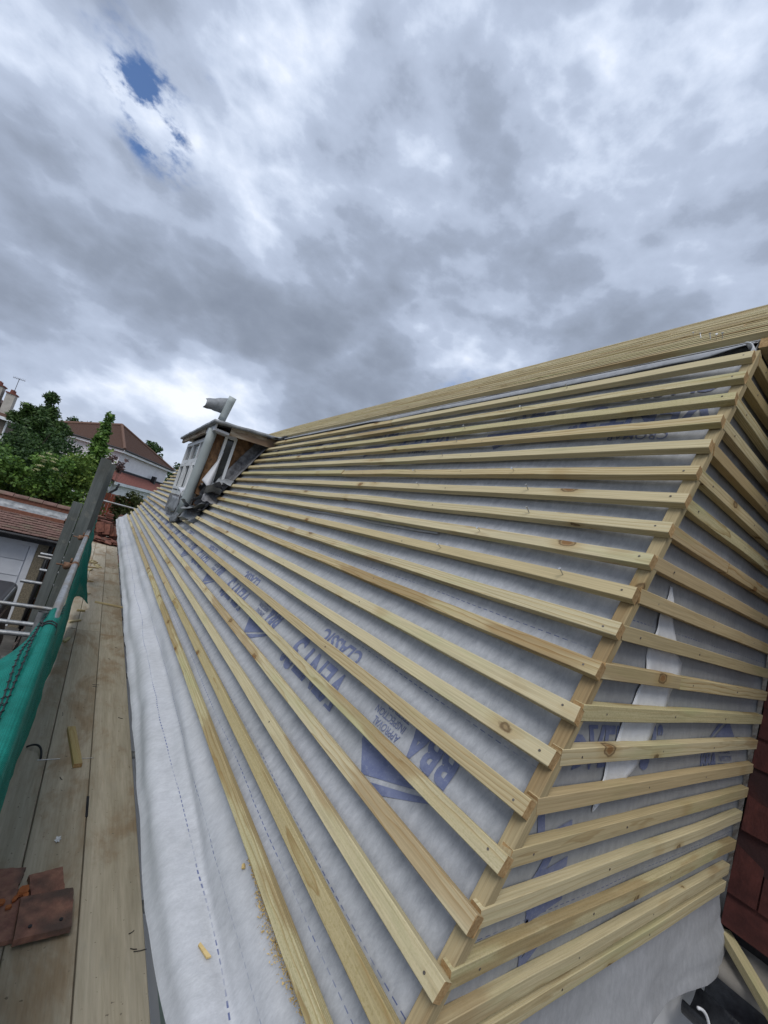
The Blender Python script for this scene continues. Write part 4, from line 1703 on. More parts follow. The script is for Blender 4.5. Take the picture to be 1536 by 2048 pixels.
# --- tiles, timber and litter on the boards --------------------------------------
def plain_tile(L=0.265, W=0.165, T=0.013, seed=0, camber=0.007):
    m = MB()
    rnd = random.Random(seed)
    nx, ny = (14, 12) if seed < 50 else (6, 5)
    topr, botr = [], []
    for i in range(nx + 1):
        tr, br = [], []
        for j in range(ny + 1):
            x, y = W * (i / nx - .5), L * (j / ny - .5)
            edge = (0.0045 * fn(x * 45 + seed, y * 45) if i in (0, nx) or j in (0, ny) else 0)
            z = -camber * ((2 * j / ny - 1) ** 2) + 0.0012 * fn(x * 30 + seed * 3, y * 30)
            tr.append(Vector((x + edge, y + edge, z + T)))
            br.append(Vector((x + edge, y + edge, z)))
        topr.append(tr)
        botr.append(br)
    m.grid(topr)
    m.grid([r[::-1] for r in botr])
    ring = [(i, 0) for i in range(nx + 1)] + [(nx, j) for j in range(1, ny + 1)] + [(i, ny) for i in range(nx - 1, -1, -1)] + [(0, j) for j in range(ny - 1, 0, -1)]
    for a in range(len(ring)):
        b = (a + 1) % len(ring)
        m.add([topr[ring[a][0]][ring[a][1]], topr[ring[b][0]][ring[b][1]], botr[ring[b][0]][ring[b][1]], botr[ring[a][0]][ring[a][1]]], [(3, 2, 1, 0)])
    return m


def loose_tile(x, y, z, rot, tilt, label, seed, mat='tile', L=0.265, W=0.165, T=0.013, holes=False, group=None, tx=0.0):
    m = plain_tile(L, W, T, seed)
    if holes:
        for hx in (-0.045, 0.05):
            m.tube([(hx, -L / 2 + 0.035, T - 0.008), (hx, -L / 2 + 0.035, T + 0.0012)], 0.0065, 8, mi=1)
    me = m.mesh('roof_tile', False)
    me.materials.append(MAT[mat])
    me.materials.append(MAT['blackp'])
    o = link('roof_tile', me)
    o.location = (x, y, z)
    o.rotation_euler = (tilt, tx, rot)
    return tag(o, label, 'roof tile', group)


G_ = 'loose clay roof tiles on the near scaffold boards'
loose_tile(0.293, 1.925, BZ + 0.030, 0.03, -0.02, 'largest near clay roof tile, lying face up with two nail holes', 1, W=0.172, L=0.185, T=0.023, holes=True, group=G_)
loose_tile(0.285, 2.095, BZ + 0.008, 0.16, 0.0, 'dark clay tile lying just beyond the one with nail holes', 2, W=0.115, L=0.125, T=0.021, group=G_)
loose_tile(0.135, 1.975, BZ + 0.014, -0.05, 0.01, 'brown clay tile partly under the one with nail holes, orange crumbs on top', 3, W=0.17, L=0.22, T=0.016, group=G_)
loose_tile(0.130, 2.150, BZ + 0.010, -0.12, 0.0, 'clay tile at the left edge of the picture beyond the crumbs', 4, W=0.135, L=0.12, group=G_)
rr = random.Random(77)
for i, (x, y, s_) in enumerate(((0.205, 2.045, .020), (0.19, 2.025, .013), (0.175, 1.99, .011), (0.145, 2.015, .012), (0.215, 2.03, .012))):
    m = MB()
    vs = []
    for a in range(7):
        vs.append(Vector((s_ * 1.3 * cos(a * .9) * rr.uniform(.6, 1.2), s_ * sin(a * .9) * rr.uniform(.5, 1.1), 0)))
    m.prism(vs, (0.002, 0.001, s_ * 0.75))
    o = m.obj('clay_crumb', MAT['orange'])
    o.location = (x, y, BZ + 0.033)
    o.rotation_euler = (0.1, 0.15, rr.uniform(0, 6))
    tag(o, ('largest orange clay crumb, at the back corner of the tile with nail holes', 'second orange crumb, touching the largest one', 'orange crumb in the middle of the brown tile', 'orange crumb farthest left on the brown tile', 'orange crumb overhanging the tile with nail holes')[i], 'rubble', 'orange clay crumbs on the near tiles')

# batten offcut
me = batten_mesh(0.44, 0.044, 0.025, seed=333, seg=4)
ax = Vector((-0.14, 1, 0)).normalized()
o = link('batten_offcut', me, MAT['pine'], None, mtx=frame_mtx(Vector((0.325, 2.93, BZ + 0.001)), ax, ZV.cross(ax), ZV))
tag(o, 'short offcut of yellow batten lying on the middle scaffold board', 'timber')
me = batten_mesh(0.36, 0.03, 0.02, seed=334, seg=3)
ax = Vector((1, -0.25, 0)).normalized()
o = link('batten_offcut', me, MAT['pine'], None, mtx=frame_mtx(Vector((0.33, 6.72, BZ + 0.001)), ax, ZV.cross(ax), ZV))
tag(o, 'thin stick of batten lying across the boards by the pointed flap of netting', 'timber')
for i, (x, y, L, a) in enumerate(((0.155, 5.75, 0.16, 0.8), (0.20, 7.1, 0.12, 0.3), (0.19, 6.2, 0.09, 0.2), (0.13, 5.1, 0.13, 1.3), (0.20, 7.9, 0.14, 0.1))):
    chip((x, y, BZ + 0.003), L, 0.035, 0.018, a, MAT['pine'], ('longer scrap of batten lying between the netting and the thin stick', 'scrap of batten just beyond the thin stick', 'short scrap of batten level with the pointed flap of netting', 'nearest scrap of batten, half under the netting hem', 'farthest scrap of batten beside the netting')[i], None, 'wood_scrap', 'scraps of batten beside the netting')
rr = random.Random(14)
for i in range(9):
    chip((0.17 + rr.uniform(-.03, .12), 9.3 + rr.uniform(-.6, .7), BZ + 0.003), rr.uniform(.1, .3), rr.uniform(.03, .05), 0.02, rr.uniform(0, 3), MAT['pine'], 'splintered batten scrap in the far litter on the scaffold boards', None, 'wood_scrap', 'splintered scraps in the far litter')
# strap, cross sticks and nails
m = MB()
pts = [Vector((0.075 + 0.085 * sin(t * 1.5), 3.16 - 0.16 * t * t + 0.03 * t, BZ + 0.006 + 0.02 * sin(pi * t))) for t in [i / 12 for i in range(13)]]
m.tube(pts, 0.006, 7)
tag(m.obj('cable_offcut', MAT['blackp'], None, True), 'curved offcut of black cable beside the netting', 'cable')
rr = random.Random(15)
spots = [(0.20, 3.02), (0.375, 3.02)]
for x, y in spots:
    m = MB()
    m.tube([(-0.055, 0, 0), (0.055, 0.006, 0.001)], 0.0022, 6)
    o = m.obj('wire', MAT['nail'])
    o.location = (x, y, BZ + 0.004)
    tag(o, 'pale wire lying across the board gap next to the %s' % ('black cable offcut' if x < .3 else 'yellow batten offcut'), 'wire', 'pale wires across the boards')
for i in range(18):
    x, y = rr.uniform(0.10, 0.62), 1.7 + 8.5 * rr.random() ** 1.4
    m = MB()
    L = rr.uniform(0.02, 0.055)
    m.tube([(0, 0, 0), (L * .5, 0.004 * rr.uniform(-1, 1), 0.001), (L, 0, 0)], 0.0016, 5)
    o = m.obj('bent_nail', MAT['blackp'])
    o.location = (x, y, BZ + 0.003)
    o.rotation_euler = (0, 0, rr.uniform(0, 6.3))
    tag(o, 'dark bent nail lying on the scaffold boards', 'nail', 'old nails on the scaffold boards')
m = MB()
for i in range(14):
    a = i * 0.7
    m.add([Vector((0.012 * cos(a + j * 2.1) * rr.uniform(.4, 1.5) + 0.012 * cos(a), 0.02 * sin(a + j * 2.1) * rr.uniform(.3, 1.3) + 0.02 * sin(a * 2), 0.001 + 0.001 * j)) for j in range(3)], [(0, 1, 2)])
o = m.obj('plaster_splash', MAT['tape'])
o.location = (0.305, 2.36, BZ + 0.0035)
o.scale = (0.6, 0.6, 1)
tag(o, 'small white splash of plaster on the middle board', 'splash')

# stacks of old tiles at the far end
rr = random.Random(18)
G2 = 'old clay roof tiles stacked at the far end of the scaffold'
LB2 = 'old red brown clay tile in the stacks at the far end of the scaffold'
cnt = 0
shared = []
for s_ in range(4):
    mm_ = plain_tile(seed=50 + s_)
    me = mm_.mesh('roof_tile')
    me.materials.append(MAT['tile_face'])
    shared.append(me)


def stack_tile(loc, rot, lab=None):
    global cnt
    o = bpy.data.objects.new('roof_tile', shared[cnt % 4])
    COL.objects.link(o)
    o.location = loc
    o.rotation_euler = rot
    tag(o, lab or LB2, 'roof tile', G2)
    cnt += 1


for (x, y, n_, lean) in ((0.27, 13.05, 30, 0), (0.52, 13.0, 14, 0), (0.30, 13.7, 40, 0), (0.62, 13.75, 42, 0), (0.85, 13.8, 40, 0), (0.12, 13.4, 34, 0), (0.74, 13.2, 16, 0)):
    for i in range(n_):
        stack_tile((x + rr.uniform(-.02, .02), y + rr.uniform(-.02, .02), BZ + 0.008 + 0.0165 * i), (rr.uniform(-.03, .03), rr.uniform(-.04, .04), rr.uniform(-.15, .15) + (pi / 2 if rr.random() < 0.3 else 0)), 'old tile lying flat in the %s stack beyond the far end of the boards' % ('left' if x < .35 else 'right' if x > .6 else 'middle'))
for i in range(40):
    stack_tile((rr.uniform(0.12, 0.62), 12.35 + rr.uniform(0, .5), BZ + 0.015 + 0.07 * rr.random() ** 1.5), (rr.uniform(-.35, .35), rr.uniform(-.35, .35), rr.uniform(0, 3)), 'old red brown tile spilled across the boards at the foot of the stacks')
for i in range(14):
    stack_tile((0.16 + 0.05 * i + rr.uniform(-.01, .01), 12.86 + rr.uniform(-.05, .05), BZ + 0.30 + rr.uniform(-.03, .05)), (radians(78) + rr.uniform(-.2, .2), rr.uniform(-.5, .5), rr.uniform(-.3, .3)), 'old red brown tile stood on edge against the far stacks')

# ================================================================== BOTTOM RIGHT: LOW ROOF UNDER THE CHEEK
m = MB()
rows = []
for i in range(25):
    rows.append([Vector((2.13 + 1.3 * j / 20, -0.9 + 1.5 * i / 24, -1.075 + 0.010 * fbm(i * .25, j * .3) + 0.10 * sstep(2.14, 2.30, 2.06 + 1.3 * j / 20))) for j in range(21)])
m.grid([r[::-1] for r in rows])
ledge = hpart(m, 'cement_ledge', MAT['concrete'], None, True)
ledge.modifiers.new('thick', 'SOLIDIFY').thickness = 0.05
m = MB()
rows = []
for i in range(13):
    yy = -0.9 + 1.36 * i / 12
    rows.append([Vector((2.06 + 0.065 * cos(a), yy, -1.125 + 0.06 * sin(a))) for a in [pi * (1 + b / 12) for b in range(13)]])
m.grid(rows)
gt = hpart(m, 'gutter', MAT['gutter'], None, True)
gt.modifiers.new('thick', 'SOLIDIFY').thickness = 0.006
m = MB()
m.box((2.128, -0.9, -1.20), (2.163, 0.44, -1.055))
hpart(m, 'fascia', MAT['gutter'])
m = MB()
m.box((1.80, -0.9, -1.42), (1.85, 0.47, -1.34))
m.box((1.70, -0.9, -1.60), (1.95, 0.47, -1.55), 0)
hpart(m, 'fascia', MAT['redwood'])
m = MB()
m.box((1.85, -0.9, -1.47), (2.06, 0.48, -1.43))
hpart(m, 'soffit', MAT['cream'])
rr = random.Random(9)
for (x, y) in ((2.04, 0.36), (2.07, 0.30), (2.05, 0.2)):
    m = MB()
    m.prism([Vector((0.016 * cos(a * 1.1) * rr.uniform(.6, 1.2), 0.012 * sin(a * 1.1), 0)) for a in range(6)], (0, 0, 0.01))
    o = m.obj('leaf_litter', MAT['orange'])
    o.location = (x, y, -1.172)
    tag(o, 'brown scrap of debris lying in the black gutter', 'debris', 'scraps lying in the black gutter')
me = batten_mesh(0.62, 0.038, 0.03, seed=555, seg=5)
a, b = Vector((2.245, 0.43, -0.972)), Vector((2.105, 0.28, -1.012))
ax = (b - a).normalized()
ax = (b - a).normalized()
o = link('batten_offcut', me, MAT['pine'], None, mtx=frame_mtx(a, ax, ZV.cross(ax), ax.cross(ZV.cross(ax))))
tag(o, 'length of batten lying on the cement ledge under the hung tiles', 'timber')
m = MB()
m.tube([Vector((1.90 + 0.05 * sin(t * 2.6), 0.40 - 0.05 * t, -1.06 - 0.20 * t * t)) for t in [i / 14 for i in range(15)]], 0.0045, 6)
tag(m.obj('cord', MAT['whitesheet'], None, True), 'white cord hanging in a bow below the gable membrane', 'cord')
m = MB()
m.tube([Vector((2.55 + 0.16 * sin(t * 3.0), 0.40 - 0.22 * t, -1.085 + 0.05 * sin(pi * t))) for t in [i / 14 for i in range(15)]], 0.009, 7)
tag(m.obj('cable', MAT['blackp'], None, True), 'black cable looped on the cement ledge below the hung tiles', 'cable')
# pale green rail and void between the boards and the house
m = MB()
m.prism([Vector((0.755, 1.80, -1.90)), Vector((0.785, 1.80, -1.90)), Vector((0.83, 0.2, -1.90)), Vector((0.77, 0.2, -1.90))], (0, 0, -0.05))
hpart(m, 'window_head', MAT['palegreen'])

# ================================================================== BEYOND THE SCAFFOLD
def wpart(mb, name, mat, root, smooth=False):
    o = mb.obj(name, mat, root, smooth)
    o.location = -root.location
    return o


# ------------------------------------------------------------------ garage
gar = empty('garage', (-1.7, 14.0, GZ))
tag(gar, 'low garage with a tiled pent roof, lead flashing and white door', 'garage')
GX0, GX1 = -3.6, -0.53
EY, EZ, TY, TZ = 12.95, -2.0, 13.9, -1.50
m = MB()
m.box((GX0, 13.35, GZ), (-0.98 - 2.3, 13.55, -2.1))
m.box((-0.62, 13.62, GZ), (-0.55, 18.5, -1.50))
m.box((GX0, 13.9, -1.50), (-0.42, 14.1, -1.27))
m.box((GX0, 13.62, -2.2), (-0.56, 13.8, -1.55))
m.box((GX0, 14.1, -1.62), (-0.55, 18.5, -1.56))
wpart(m, 'wall', MAT['brick'], gar)
rr = random.Random(41)
NC = 11
sl_ = Vector((0, TY - EY, TZ - EZ))
sn_ = Vector((0, -(TZ - EZ), TY - EY)).normalized()
for c in range(NC):
    m = MB()
    base = Vector((0, EY, EZ)) + sl_ * (c / NC)
    up = sl_ / NC
    x = GX0
    k_ = 0
    x -= 0.08 * (c % 2)
    while x < GX1 - 0.03:
        x1 = min(x + 0.165, GX1)
        h0 = 0.034 + rr.uniform(-.005, .008)
        a = base + sn_ * h0
        b = base + up * 1.7 + sn_ * 0.004
        vs = [Vector((x + .002, a.y, a.z)), Vector((x1 - .002, a.y, a.z)), Vector((x1 - .002, b.y, b.z)), Vector((x + .002, b.y, b.z))]
        vs += [v - sn_ * 0.014 for v in vs]
        m.add(vs, [(0, 1, 2, 3), (4, 5, 1, 0), (5, 6, 2, 1), (7, 4, 0, 3)])
        x = x1
    o = wpart(m, 'tile_course', MAT['tile_pent'], gar)
    o['kind'] = 'stuff'
m = MB()
rows = []
for i in range(25):
    x = GX0 + (-0.44 - GX0) * i / 24
    rows.append([Vector((x, 13.885 + 0.004 * fn(x * 5, 1), -1.38)), Vector((x, 13.88 + 0.005 * fn(x * 4, 2), -1.45)), Vector((x, 13.80, -1.515 + 0.006 * fn(x * 7, 3))), Vector((x, 13.72, -1.555))])
m.grid(rows)
wpart(m, 'lead_flashing', MAT['lead'], gar, True)
x = GX0
k_ = 0
while x < -0.45:
    m = MB()
    L = 0.30
    rows = []
    for a in range(9):
        w = pi * a / 8
        rows.append([Vector((x + 0.004, 14.0 - 0.135 * cos(w), -1.27 + 0.075 * sin(w) + 0.01 * fn(x * 3, 2))), Vector((min(x + L, -0.40) - 0.006, 14.0 - 0.135 * cos(w), -1.265 + 0.075 * sin(w) + 0.01 * fn(x * 3 + .5, 2)))])
    m.grid(rows)
    o = wpart(m, 'coping_tile', MAT['tile_pent'], gar, True)
    x += L
m = MB()
m.tube([(GX0, 12.90, -2.04), (GX1 + 0.03, 12.90, -2.04)], 0.04, 12)
m.box((GX0, 12.96, -2.16), (GX1, 13.0, -2.03))
wpart(m, 'gutter', MAT['blackp'], gar)
m = MB()
m.box((-3.4, 13.25, -2.30), (-0.92, 13.40, -2.17))
m.box((-1.06, 13.25, GZ), (-0.93, 13.40, -2.30))
m.box((-3.4, 13.25, GZ), (-3.28, 13.40, -2.30))
wpart(m, 'door_frame', MAT['door'], gar)
dr = MB()
dr.box((-3.28, 13.36, GZ + 0.02), (-1.06, 13.39, -2.30))
dro = wpart(dr, 'door', MAT['door'], gar)
for i in range(5):
    m = MB()
    z1 = -2.31 - i * 0.395
    m.box((-3.26, 13.325, z1 - 0.375), (-1.09, 13.359, z1))
    o = m.obj('door_panel', MAT['door'], dro)
m = MB()
m.box((-0.92, 13.20, GZ), (-0.72, 13.60, -2.12))
wpart(m, 'pier', MAT['pebble'], gar)
m = MB()
m.box((-0.56, 12.95, GZ), (-0.46, 13.15, -2.35))
wpart(m, 'gate_post', MAT['pebble'], gar)
m = MB()
m.tube([(-0.66, 13.15, -2.1), (-0.66, 13.15, GZ)], 0.045, 10)
wpart(m, 'downpipe', MAT['blackp'], gar, True)

# fence running towards us beside the drive
fe = empty('garden_fence', (-0.36, 9.0, GZ))
tag(fe, 'old grey brown board fence under the scaffold, running back to the garage', 'fence')
rr = random.Random(51)
y = 4.2
while y < 13.0:
    w_ = rr.uniform(.115, .135)
    m = MB()
    zt = -2.62 + rr.uniform(-.03, .03)
    m.box((-0.37 + rr.uniform(-.008, .008), y, GZ + 0.03), (-0.35, y + w_, zt))
    wpart(m, 'fence_board', MAT['greyfence'], fe)
    y += w_ + 0.012
for z in (-3.0, -3.9):
    m = MB()
    m.box((-0.41, 4.2, z), (-0.372, 13.0, z + 0.09))
    wpart(m, 'fence_rail', MAT['greyfence'], fe)
m = MB()
pts = [Vector((-0.55, 9.2 - 0.05 * i, -2.9 + 0.36 * sin(pi * i / 14) - (0.9 if i == 14 else 0) * 0)) for i in range(15)]
m.tube([Vector((-0.50, 9.9, -3.9)), Vector((-0.49, 9.8, -2.9)), Vector((-0.45, 9.7, -2.6)), Vector((-0.38, 9.6, -2.55)), Vector((-0.34, 9.6, -2.9)), Vector((-0.36, 9.7, -3.8))], 0.014, 7)
tag(m.obj('garden_hose', MAT['blackp'], None, True), 'loop of black hose standing up beside the garage pier', 'hose')

# ------------------------------------------------------------------ van
van = empty('parked_van', (-1.65, 7.6, GZ))
tag(van, 'dark van parked under the scaffold tubes in front of the garage door', 'van')
VX0, VX1, VY0, VY1 = -2.58, -0.74, 5.3, 10.05
prof = []
for a in range(7):
    w = pi / 2 * a / 6
    prof.append((VX1 - 0.13 + 0.13 * cos(w) - 0.0, -2.53 + 0.11 * sin(w)))
left = [(VX0 + VX1 - x, z) for x, z in reversed(prof)]
prof = [(VX1 + 0.05, -3.95), (VX1 + 0.06, -3.45), (VX1 + 0.02, -3.2)] + prof + left + [(VX0 - 0.02, -3.2), (VX0 - 0.06, -3.45), (VX0 - 0.05, -3.95)]
m = MB()
rows = []
cx_, cz_ = (VX0 + VX1) / 2, -3.2
for yy, sc_ in ((VY0, 0.90), (VY0 + 0.05, 0.965), (VY0 + 0.16, 1.0), (VY1 - 0.22, 1.0), (VY1 - 0.08, 0.985), (VY1 - 0.015, 0.95), (VY1, 0.90)):
    rows.append([Vector((cx_ + (x - cx_) * sc_, yy, cz_ + (z - cz_) * sc_)) for x, z in prof + prof[:1]])
m.grid(rows)
n_ = len(prof) + 1
m.f.append(list(range(n_ - 1)))
m.mi.append(0)
m.f.append([6 * n_ + j for j in reversed(range(n_ - 1))])
m.mi.append(0)
wpart(m, 'body', MAT['van'], van, True).data.polygons.foreach_set('use_smooth', [True] * 0) if False else wpart(m, 'body', MAT['van'], van, True)
for i in range(6):
    x = VX0 + 0.32 + (VX1 - VX0 - 0.64) * i / 5
    m = MB()
    m.prism([Vector((x - .035, VY0 + 0.3, -2.424)), Vector((x - .02, VY0 + 0.3, -2.408)), Vector((x + .02, VY0 + 0.3, -2.408)), Vector((x + .035, VY0 + 0.3, -2.424))], (0, VY1 - VY0 - 0.6, 0))
    wpart(m, 'roof_rib', MAT['van'], van)
m = MB()
m.tube([(VX1 - 0.035, VY0 + 0.2, -2.455), (VX1 - 0.035, VY1 - 0.35, -2.455)], 0.012, 8)
wpart(m, 'roof_gutter', MAT['galv'], van)
for y0, y1 in ((5.6, 6.9), (7.05, 8.3), (8.45, 9.7)):
    m = MB()
    m.prism([Vector((VX1 + 0.012, y0, -3.12)), Vector((VX1 + 0.012, y1, -3.12)), Vector((VX1 + 0.004, y1 - .06, -2.62)), Vector((VX1 + 0.004, y0 + .06, -2.62))], (-0.02, 0, 0))
    wpart(m, 'side_window', MAT['glass'], van)
for x in (VX0 + 0.12, VX1 - 0.05):
    for y in (6.2, 9.1):
        m = MB()
        m.tube([(x - .1, y, GZ + .33), (x + .1, y, GZ + .33)], 0.33, 22)
        wh = wpart(m, 'wheel', MAT['blackp'], van)
        m = MB()
        m.tube([(x - .105, y, GZ + .33), (x + .106, y, GZ + .33)], 0.19, 16)
        m.obj('rim', MAT['galv'], wh)

# ------------------------------------------------------------------ houses
R_ = Vector((0.47, 0.883, 0)).normalized()
L_ = Vector((-0.883, 0.47, 0)).normalized()
h1 = empty('neighbour_house', (0.08, 35.0, GZ))
tag(h1, 'white rendered house with a brown hipped tile roof and a red tiled lean-to', 'house')
O = Vector((0.08, 35.0, 0))
WA, WB, EZ1 = 8.2, 5.7, 1.85


def HP(a, b, z):
    """a along the right wall, b along the left wall"""
    return O + R_ * a + L_ * b + Vector((0, 0, z))


def hbox(mb, a0, a1, b0, b1, z0, z1):
    mb.add([HP(a0, b0, z0), HP(a1, b0, z0), HP(a1, b1, z0), HP(a0, b1, z0), HP(a0, b0, z1), HP(a1, b0, z1), HP(a1, b1, z1), HP(a0, b1, z1)],
           [(3, 2, 1, 0), (4, 5, 6, 7), (0, 1, 5, 4), (1, 2, 6, 5), (2, 3, 7, 6), (3, 0, 4, 7)])


m = MB()
hbox(m, 0, WA, 0, WB, GZ, EZ1)
wpart(m, 'wall', MAT['render'], h1)
m = MB()
e = 0.32
apx = HP(WA * .5, WB * .5, 3.95)
cs = [HP(-e, -e, EZ1), HP(WA + e, -e, EZ1), HP(WA + e, WB + e, EZ1), HP(-e, WB + e, EZ1)]
cs2 = [c - Vector((0, 0, 0.05)) for c in cs]
# courses of tiles as real steps
for fa in range(4):
    p, q = cs[fa], cs[(fa + 1) % 4]
    nrm = (q - p).cross(apx - p).normalized()
    if nrm.z < 0:
        nrm = -nrm
    NCo = 30
    for c in range(NCo):
        t0, t1 = c / NCo, min(1, (c + 1.25) / NCo)
        a0, b0 = p.lerp(apx, t0) + nrm * 0.03, q.lerp(apx, t0) + nrm * 0.03
        a1, b1 = p.lerp(apx, t1), q.lerp(apx, t1)
        m.add([a0, b0, b1, a1, a0 - nrm * .04, b0 - nrm * .04], [(0, 1, 2, 3), (4, 5, 1, 0)])
m.add(cs2, [(0, 1, 2, 3)])
roof1 = wpart(m, 'roof', MAT['rooftile'], h1)
for c in cs:
    n_ = 15
    for i in range(1):
        mm_ = MB()
        pts = [c.lerp(apx, j / 10) + Vector((0, 0, 0.05)) for j in range(11)]
        mm_.tube(pts, 0.11, 8)
        mm_.obj('hip_tiles', MAT['hip'], roof1)
m = MB()
for (p, q) in ((cs[0], cs[1]), (cs[3], cs[0])):
    d = (q - p).normalized()
    nn = Vector((d.y, -d.x, 0))
    m.prism([p + Vector((0, 0, -0.02)), q + Vector((0, 0, -0.02)), q + Vector((0, 0, -0.24)), p + Vector((0, 0, -0.24))], nn * 0.03)
wpart(m, 'fascia', MAT['white'], h1)
m = MB()
for (p, q) in ((cs[0], cs[1]), (cs[3], cs[0])):
    d = (q - p).normalized()
    nn = Vector((d.y, -d.x, 0))
    m.tube([p + nn * 0.09 + Vector((0, 0, -0.02)), q + nn * 0.09 + Vector((0, 0, -0.02))], 0.06, 8)
wpart(m, 'gutter', MAT['blackp'], h1)
# single storey extension with a pent roof of red tiles
m = MB()
hbox(m, -3.0, WA + 0.5, -1.6, 0.0, GZ, -0.45)
hbox(m, -3.0, -0.02, 0.0, 3.6, GZ, -0.45)
wpart(m, 'extension_wall', MAT['render'], h1)
m = MB()
NCo = 9
for c in range(NCo):
    t0, t1 = c / NCo, (c + 1.2) / NCo
    b0, z0, b1, z1 = -1.95 + 1.95 * t0, -0.42 + 0.72 * t0, -1.95 + 1.95 * t1, -0.42 + 0.72 * t1
    m.add([HP(-3.2, b0, z0 + .03), HP(WA + .7, b0, z0 + .03), HP(WA + .7, min(b1, 0), z1), HP(-3.2, min(b1, 0), z1), HP(-3.2, b0, z0 - .02), HP(WA + .7, b0, z0 - .02)], [(0, 1, 2, 3), (4, 5, 1, 0)])
m.add([HP(-3.2, 0, 0.30), HP(-0.02, 0, 0.30), HP(-0.02, 3.6, 0.30), HP(-3.2, 3.6, 0.30)], [(0, 1, 2, 3)])
wpart(m, 'lean_to_roof', MAT['leantile'], h1)
m = MB()
hbox(m, -0.1, WA + 0.1, -0.06, -0.003, 0.28, 0.46)
wpart(m, 'lead_flashing', MAT['felt'], h1)
m = MB()
hbox(m, 5.2, 5.5, -0.5, -0.2, 0.1, 0.75)
wpart(m, 'flue', MAT['blackp'], h1)
m = MB()
hbox(m, -3.2, WA + .7, -2.0, -1.94, -0.62, -0.43)
wpart(m, 'extension_fascia', MAT['white'], h1)
m = MB()
m.tube([HP(-2.8, -2.02, -0.5), HP(-2.8, -1.98, -0.9), HP(-2.9, -1.75, -1.2), HP(-2.9, -1.70, -1.6)], 0.075, 8)
m.tube([HP(-2.9, -1.70, -1.6), HP(-2.9, -1.70, GZ)], 0.05, 8, mi=1)
me = m.mesh('downpipe', True)
me.materials.append(MAT['blackp'])
me.materials.append(MAT['white'])
o = link('downpipe', me, None, h1)
o.location = -h1.location
m = MB()
hbox(m, WA + 0.5, WA + 1.2, -1.2, -0.6, GZ, 0.9)
wpart(m, 'brick_pier', MAT['leantile'], h1)
m = MB()
hbox(m, 3.5, 4.6, -1.65, -1.61, GZ, -1.9)
wpart(m, 'side_door', MAT['oldwood'], h1)

h2 = empty('chimney_house', (-9.5, 41.0, GZ))
tag(h2, 'grey pebbledashed house at the left edge with two cream chimney stacks', 'house')
m = MB()
m.box((-16, 40.2, GZ), (-6.95, 47, 1.6))
wpart(m, 'wall', MAT['greybrown'], h2)
m = MB()
c4 = [Vector((-16.4, 39.8, 1.6)), Vector((-6.55, 39.8, 1.6)), Vector((-6.55, 47.4, 1.6)), Vector((-16.4, 47.4, 1.6))]
r0, r1 = Vector((-12.5, 43.6, 4.0)), Vector((-9.8, 43.6, 4.0))
m.add(c4 + [r0, r1], [(0, 1, 5, 4), (1, 2, 5), (2, 3, 4, 5), (3, 0, 4), (3, 2, 1, 0)])
wpart(m, 'roof', MAT['rooftile'], h2)
m = MB()
m.box((-16.42, 39.76, 1.45), (-6.53, 39.795, 1.66))
m.box((-16.2, 39.9, 0.0), (-6.85, 40.19, 0.16))
wpart(m, 'fascia', MAT['white'], h2)
m = MB()
m.tube([(-7.02, 40.12, 1.5), (-7.02, 40.12, GZ)], 0.06, 8)
wpart(m, 'downpipe', MAT['white'], h2)
m = MB()
m.box((-7.6, 40.15, -3.0), (-7.55, 40.2, 1.4))
wpart(m, 'corner_boarding', MAT['oldwood'], h2)
for (x, zt, w_) in ((-7.42, 3.42, 0.50), (-8.25, 3.72, 0.62)):
    m = MB()
    m.box((x - w_ / 2, 40.3, 1.0), (x + w_ / 2, 41.2, zt))
    st = wpart(m, 'chimney_stack', MAT['cream'], h2)
    m = MB()
    m.box((x - w_ / 2 - .06, 40.24, zt + 0.002), (x + w_ / 2 + .06, 41.26, zt + .09))
    m.obj('chimney_cap', MAT['leantile'], st)
    for yy in (40.5, 40.95):
        m = MB()
        m.tube([(x, yy, zt + .09), (x, yy, zt + .34)], 0.13, 12, radii=[.14, .115])
        m.obj('chimney_pot', MAT['leantile'], st)
m = MB()
m.tube([(-7.40, 40.8, 3.3), (-7.40, 40.8, 4.75)], 0.02, 6)
m.tube([(-7.75, 40.75, 4.68), (-7.05, 40.85, 4.72)], 0.016, 6)
for i in range(8):
    x = -7.72 + 0.09 * i
    m.tube([(x, 40.75, 4.60 + .005 * i), (x, 40.78, 4.80 + 0.005 * i)], 0.008, 4)
an = m.obj('tv_aerial', MAT['ant'])
tag(an, 'thin television aerial on the right hand cream chimney', 'aerial')

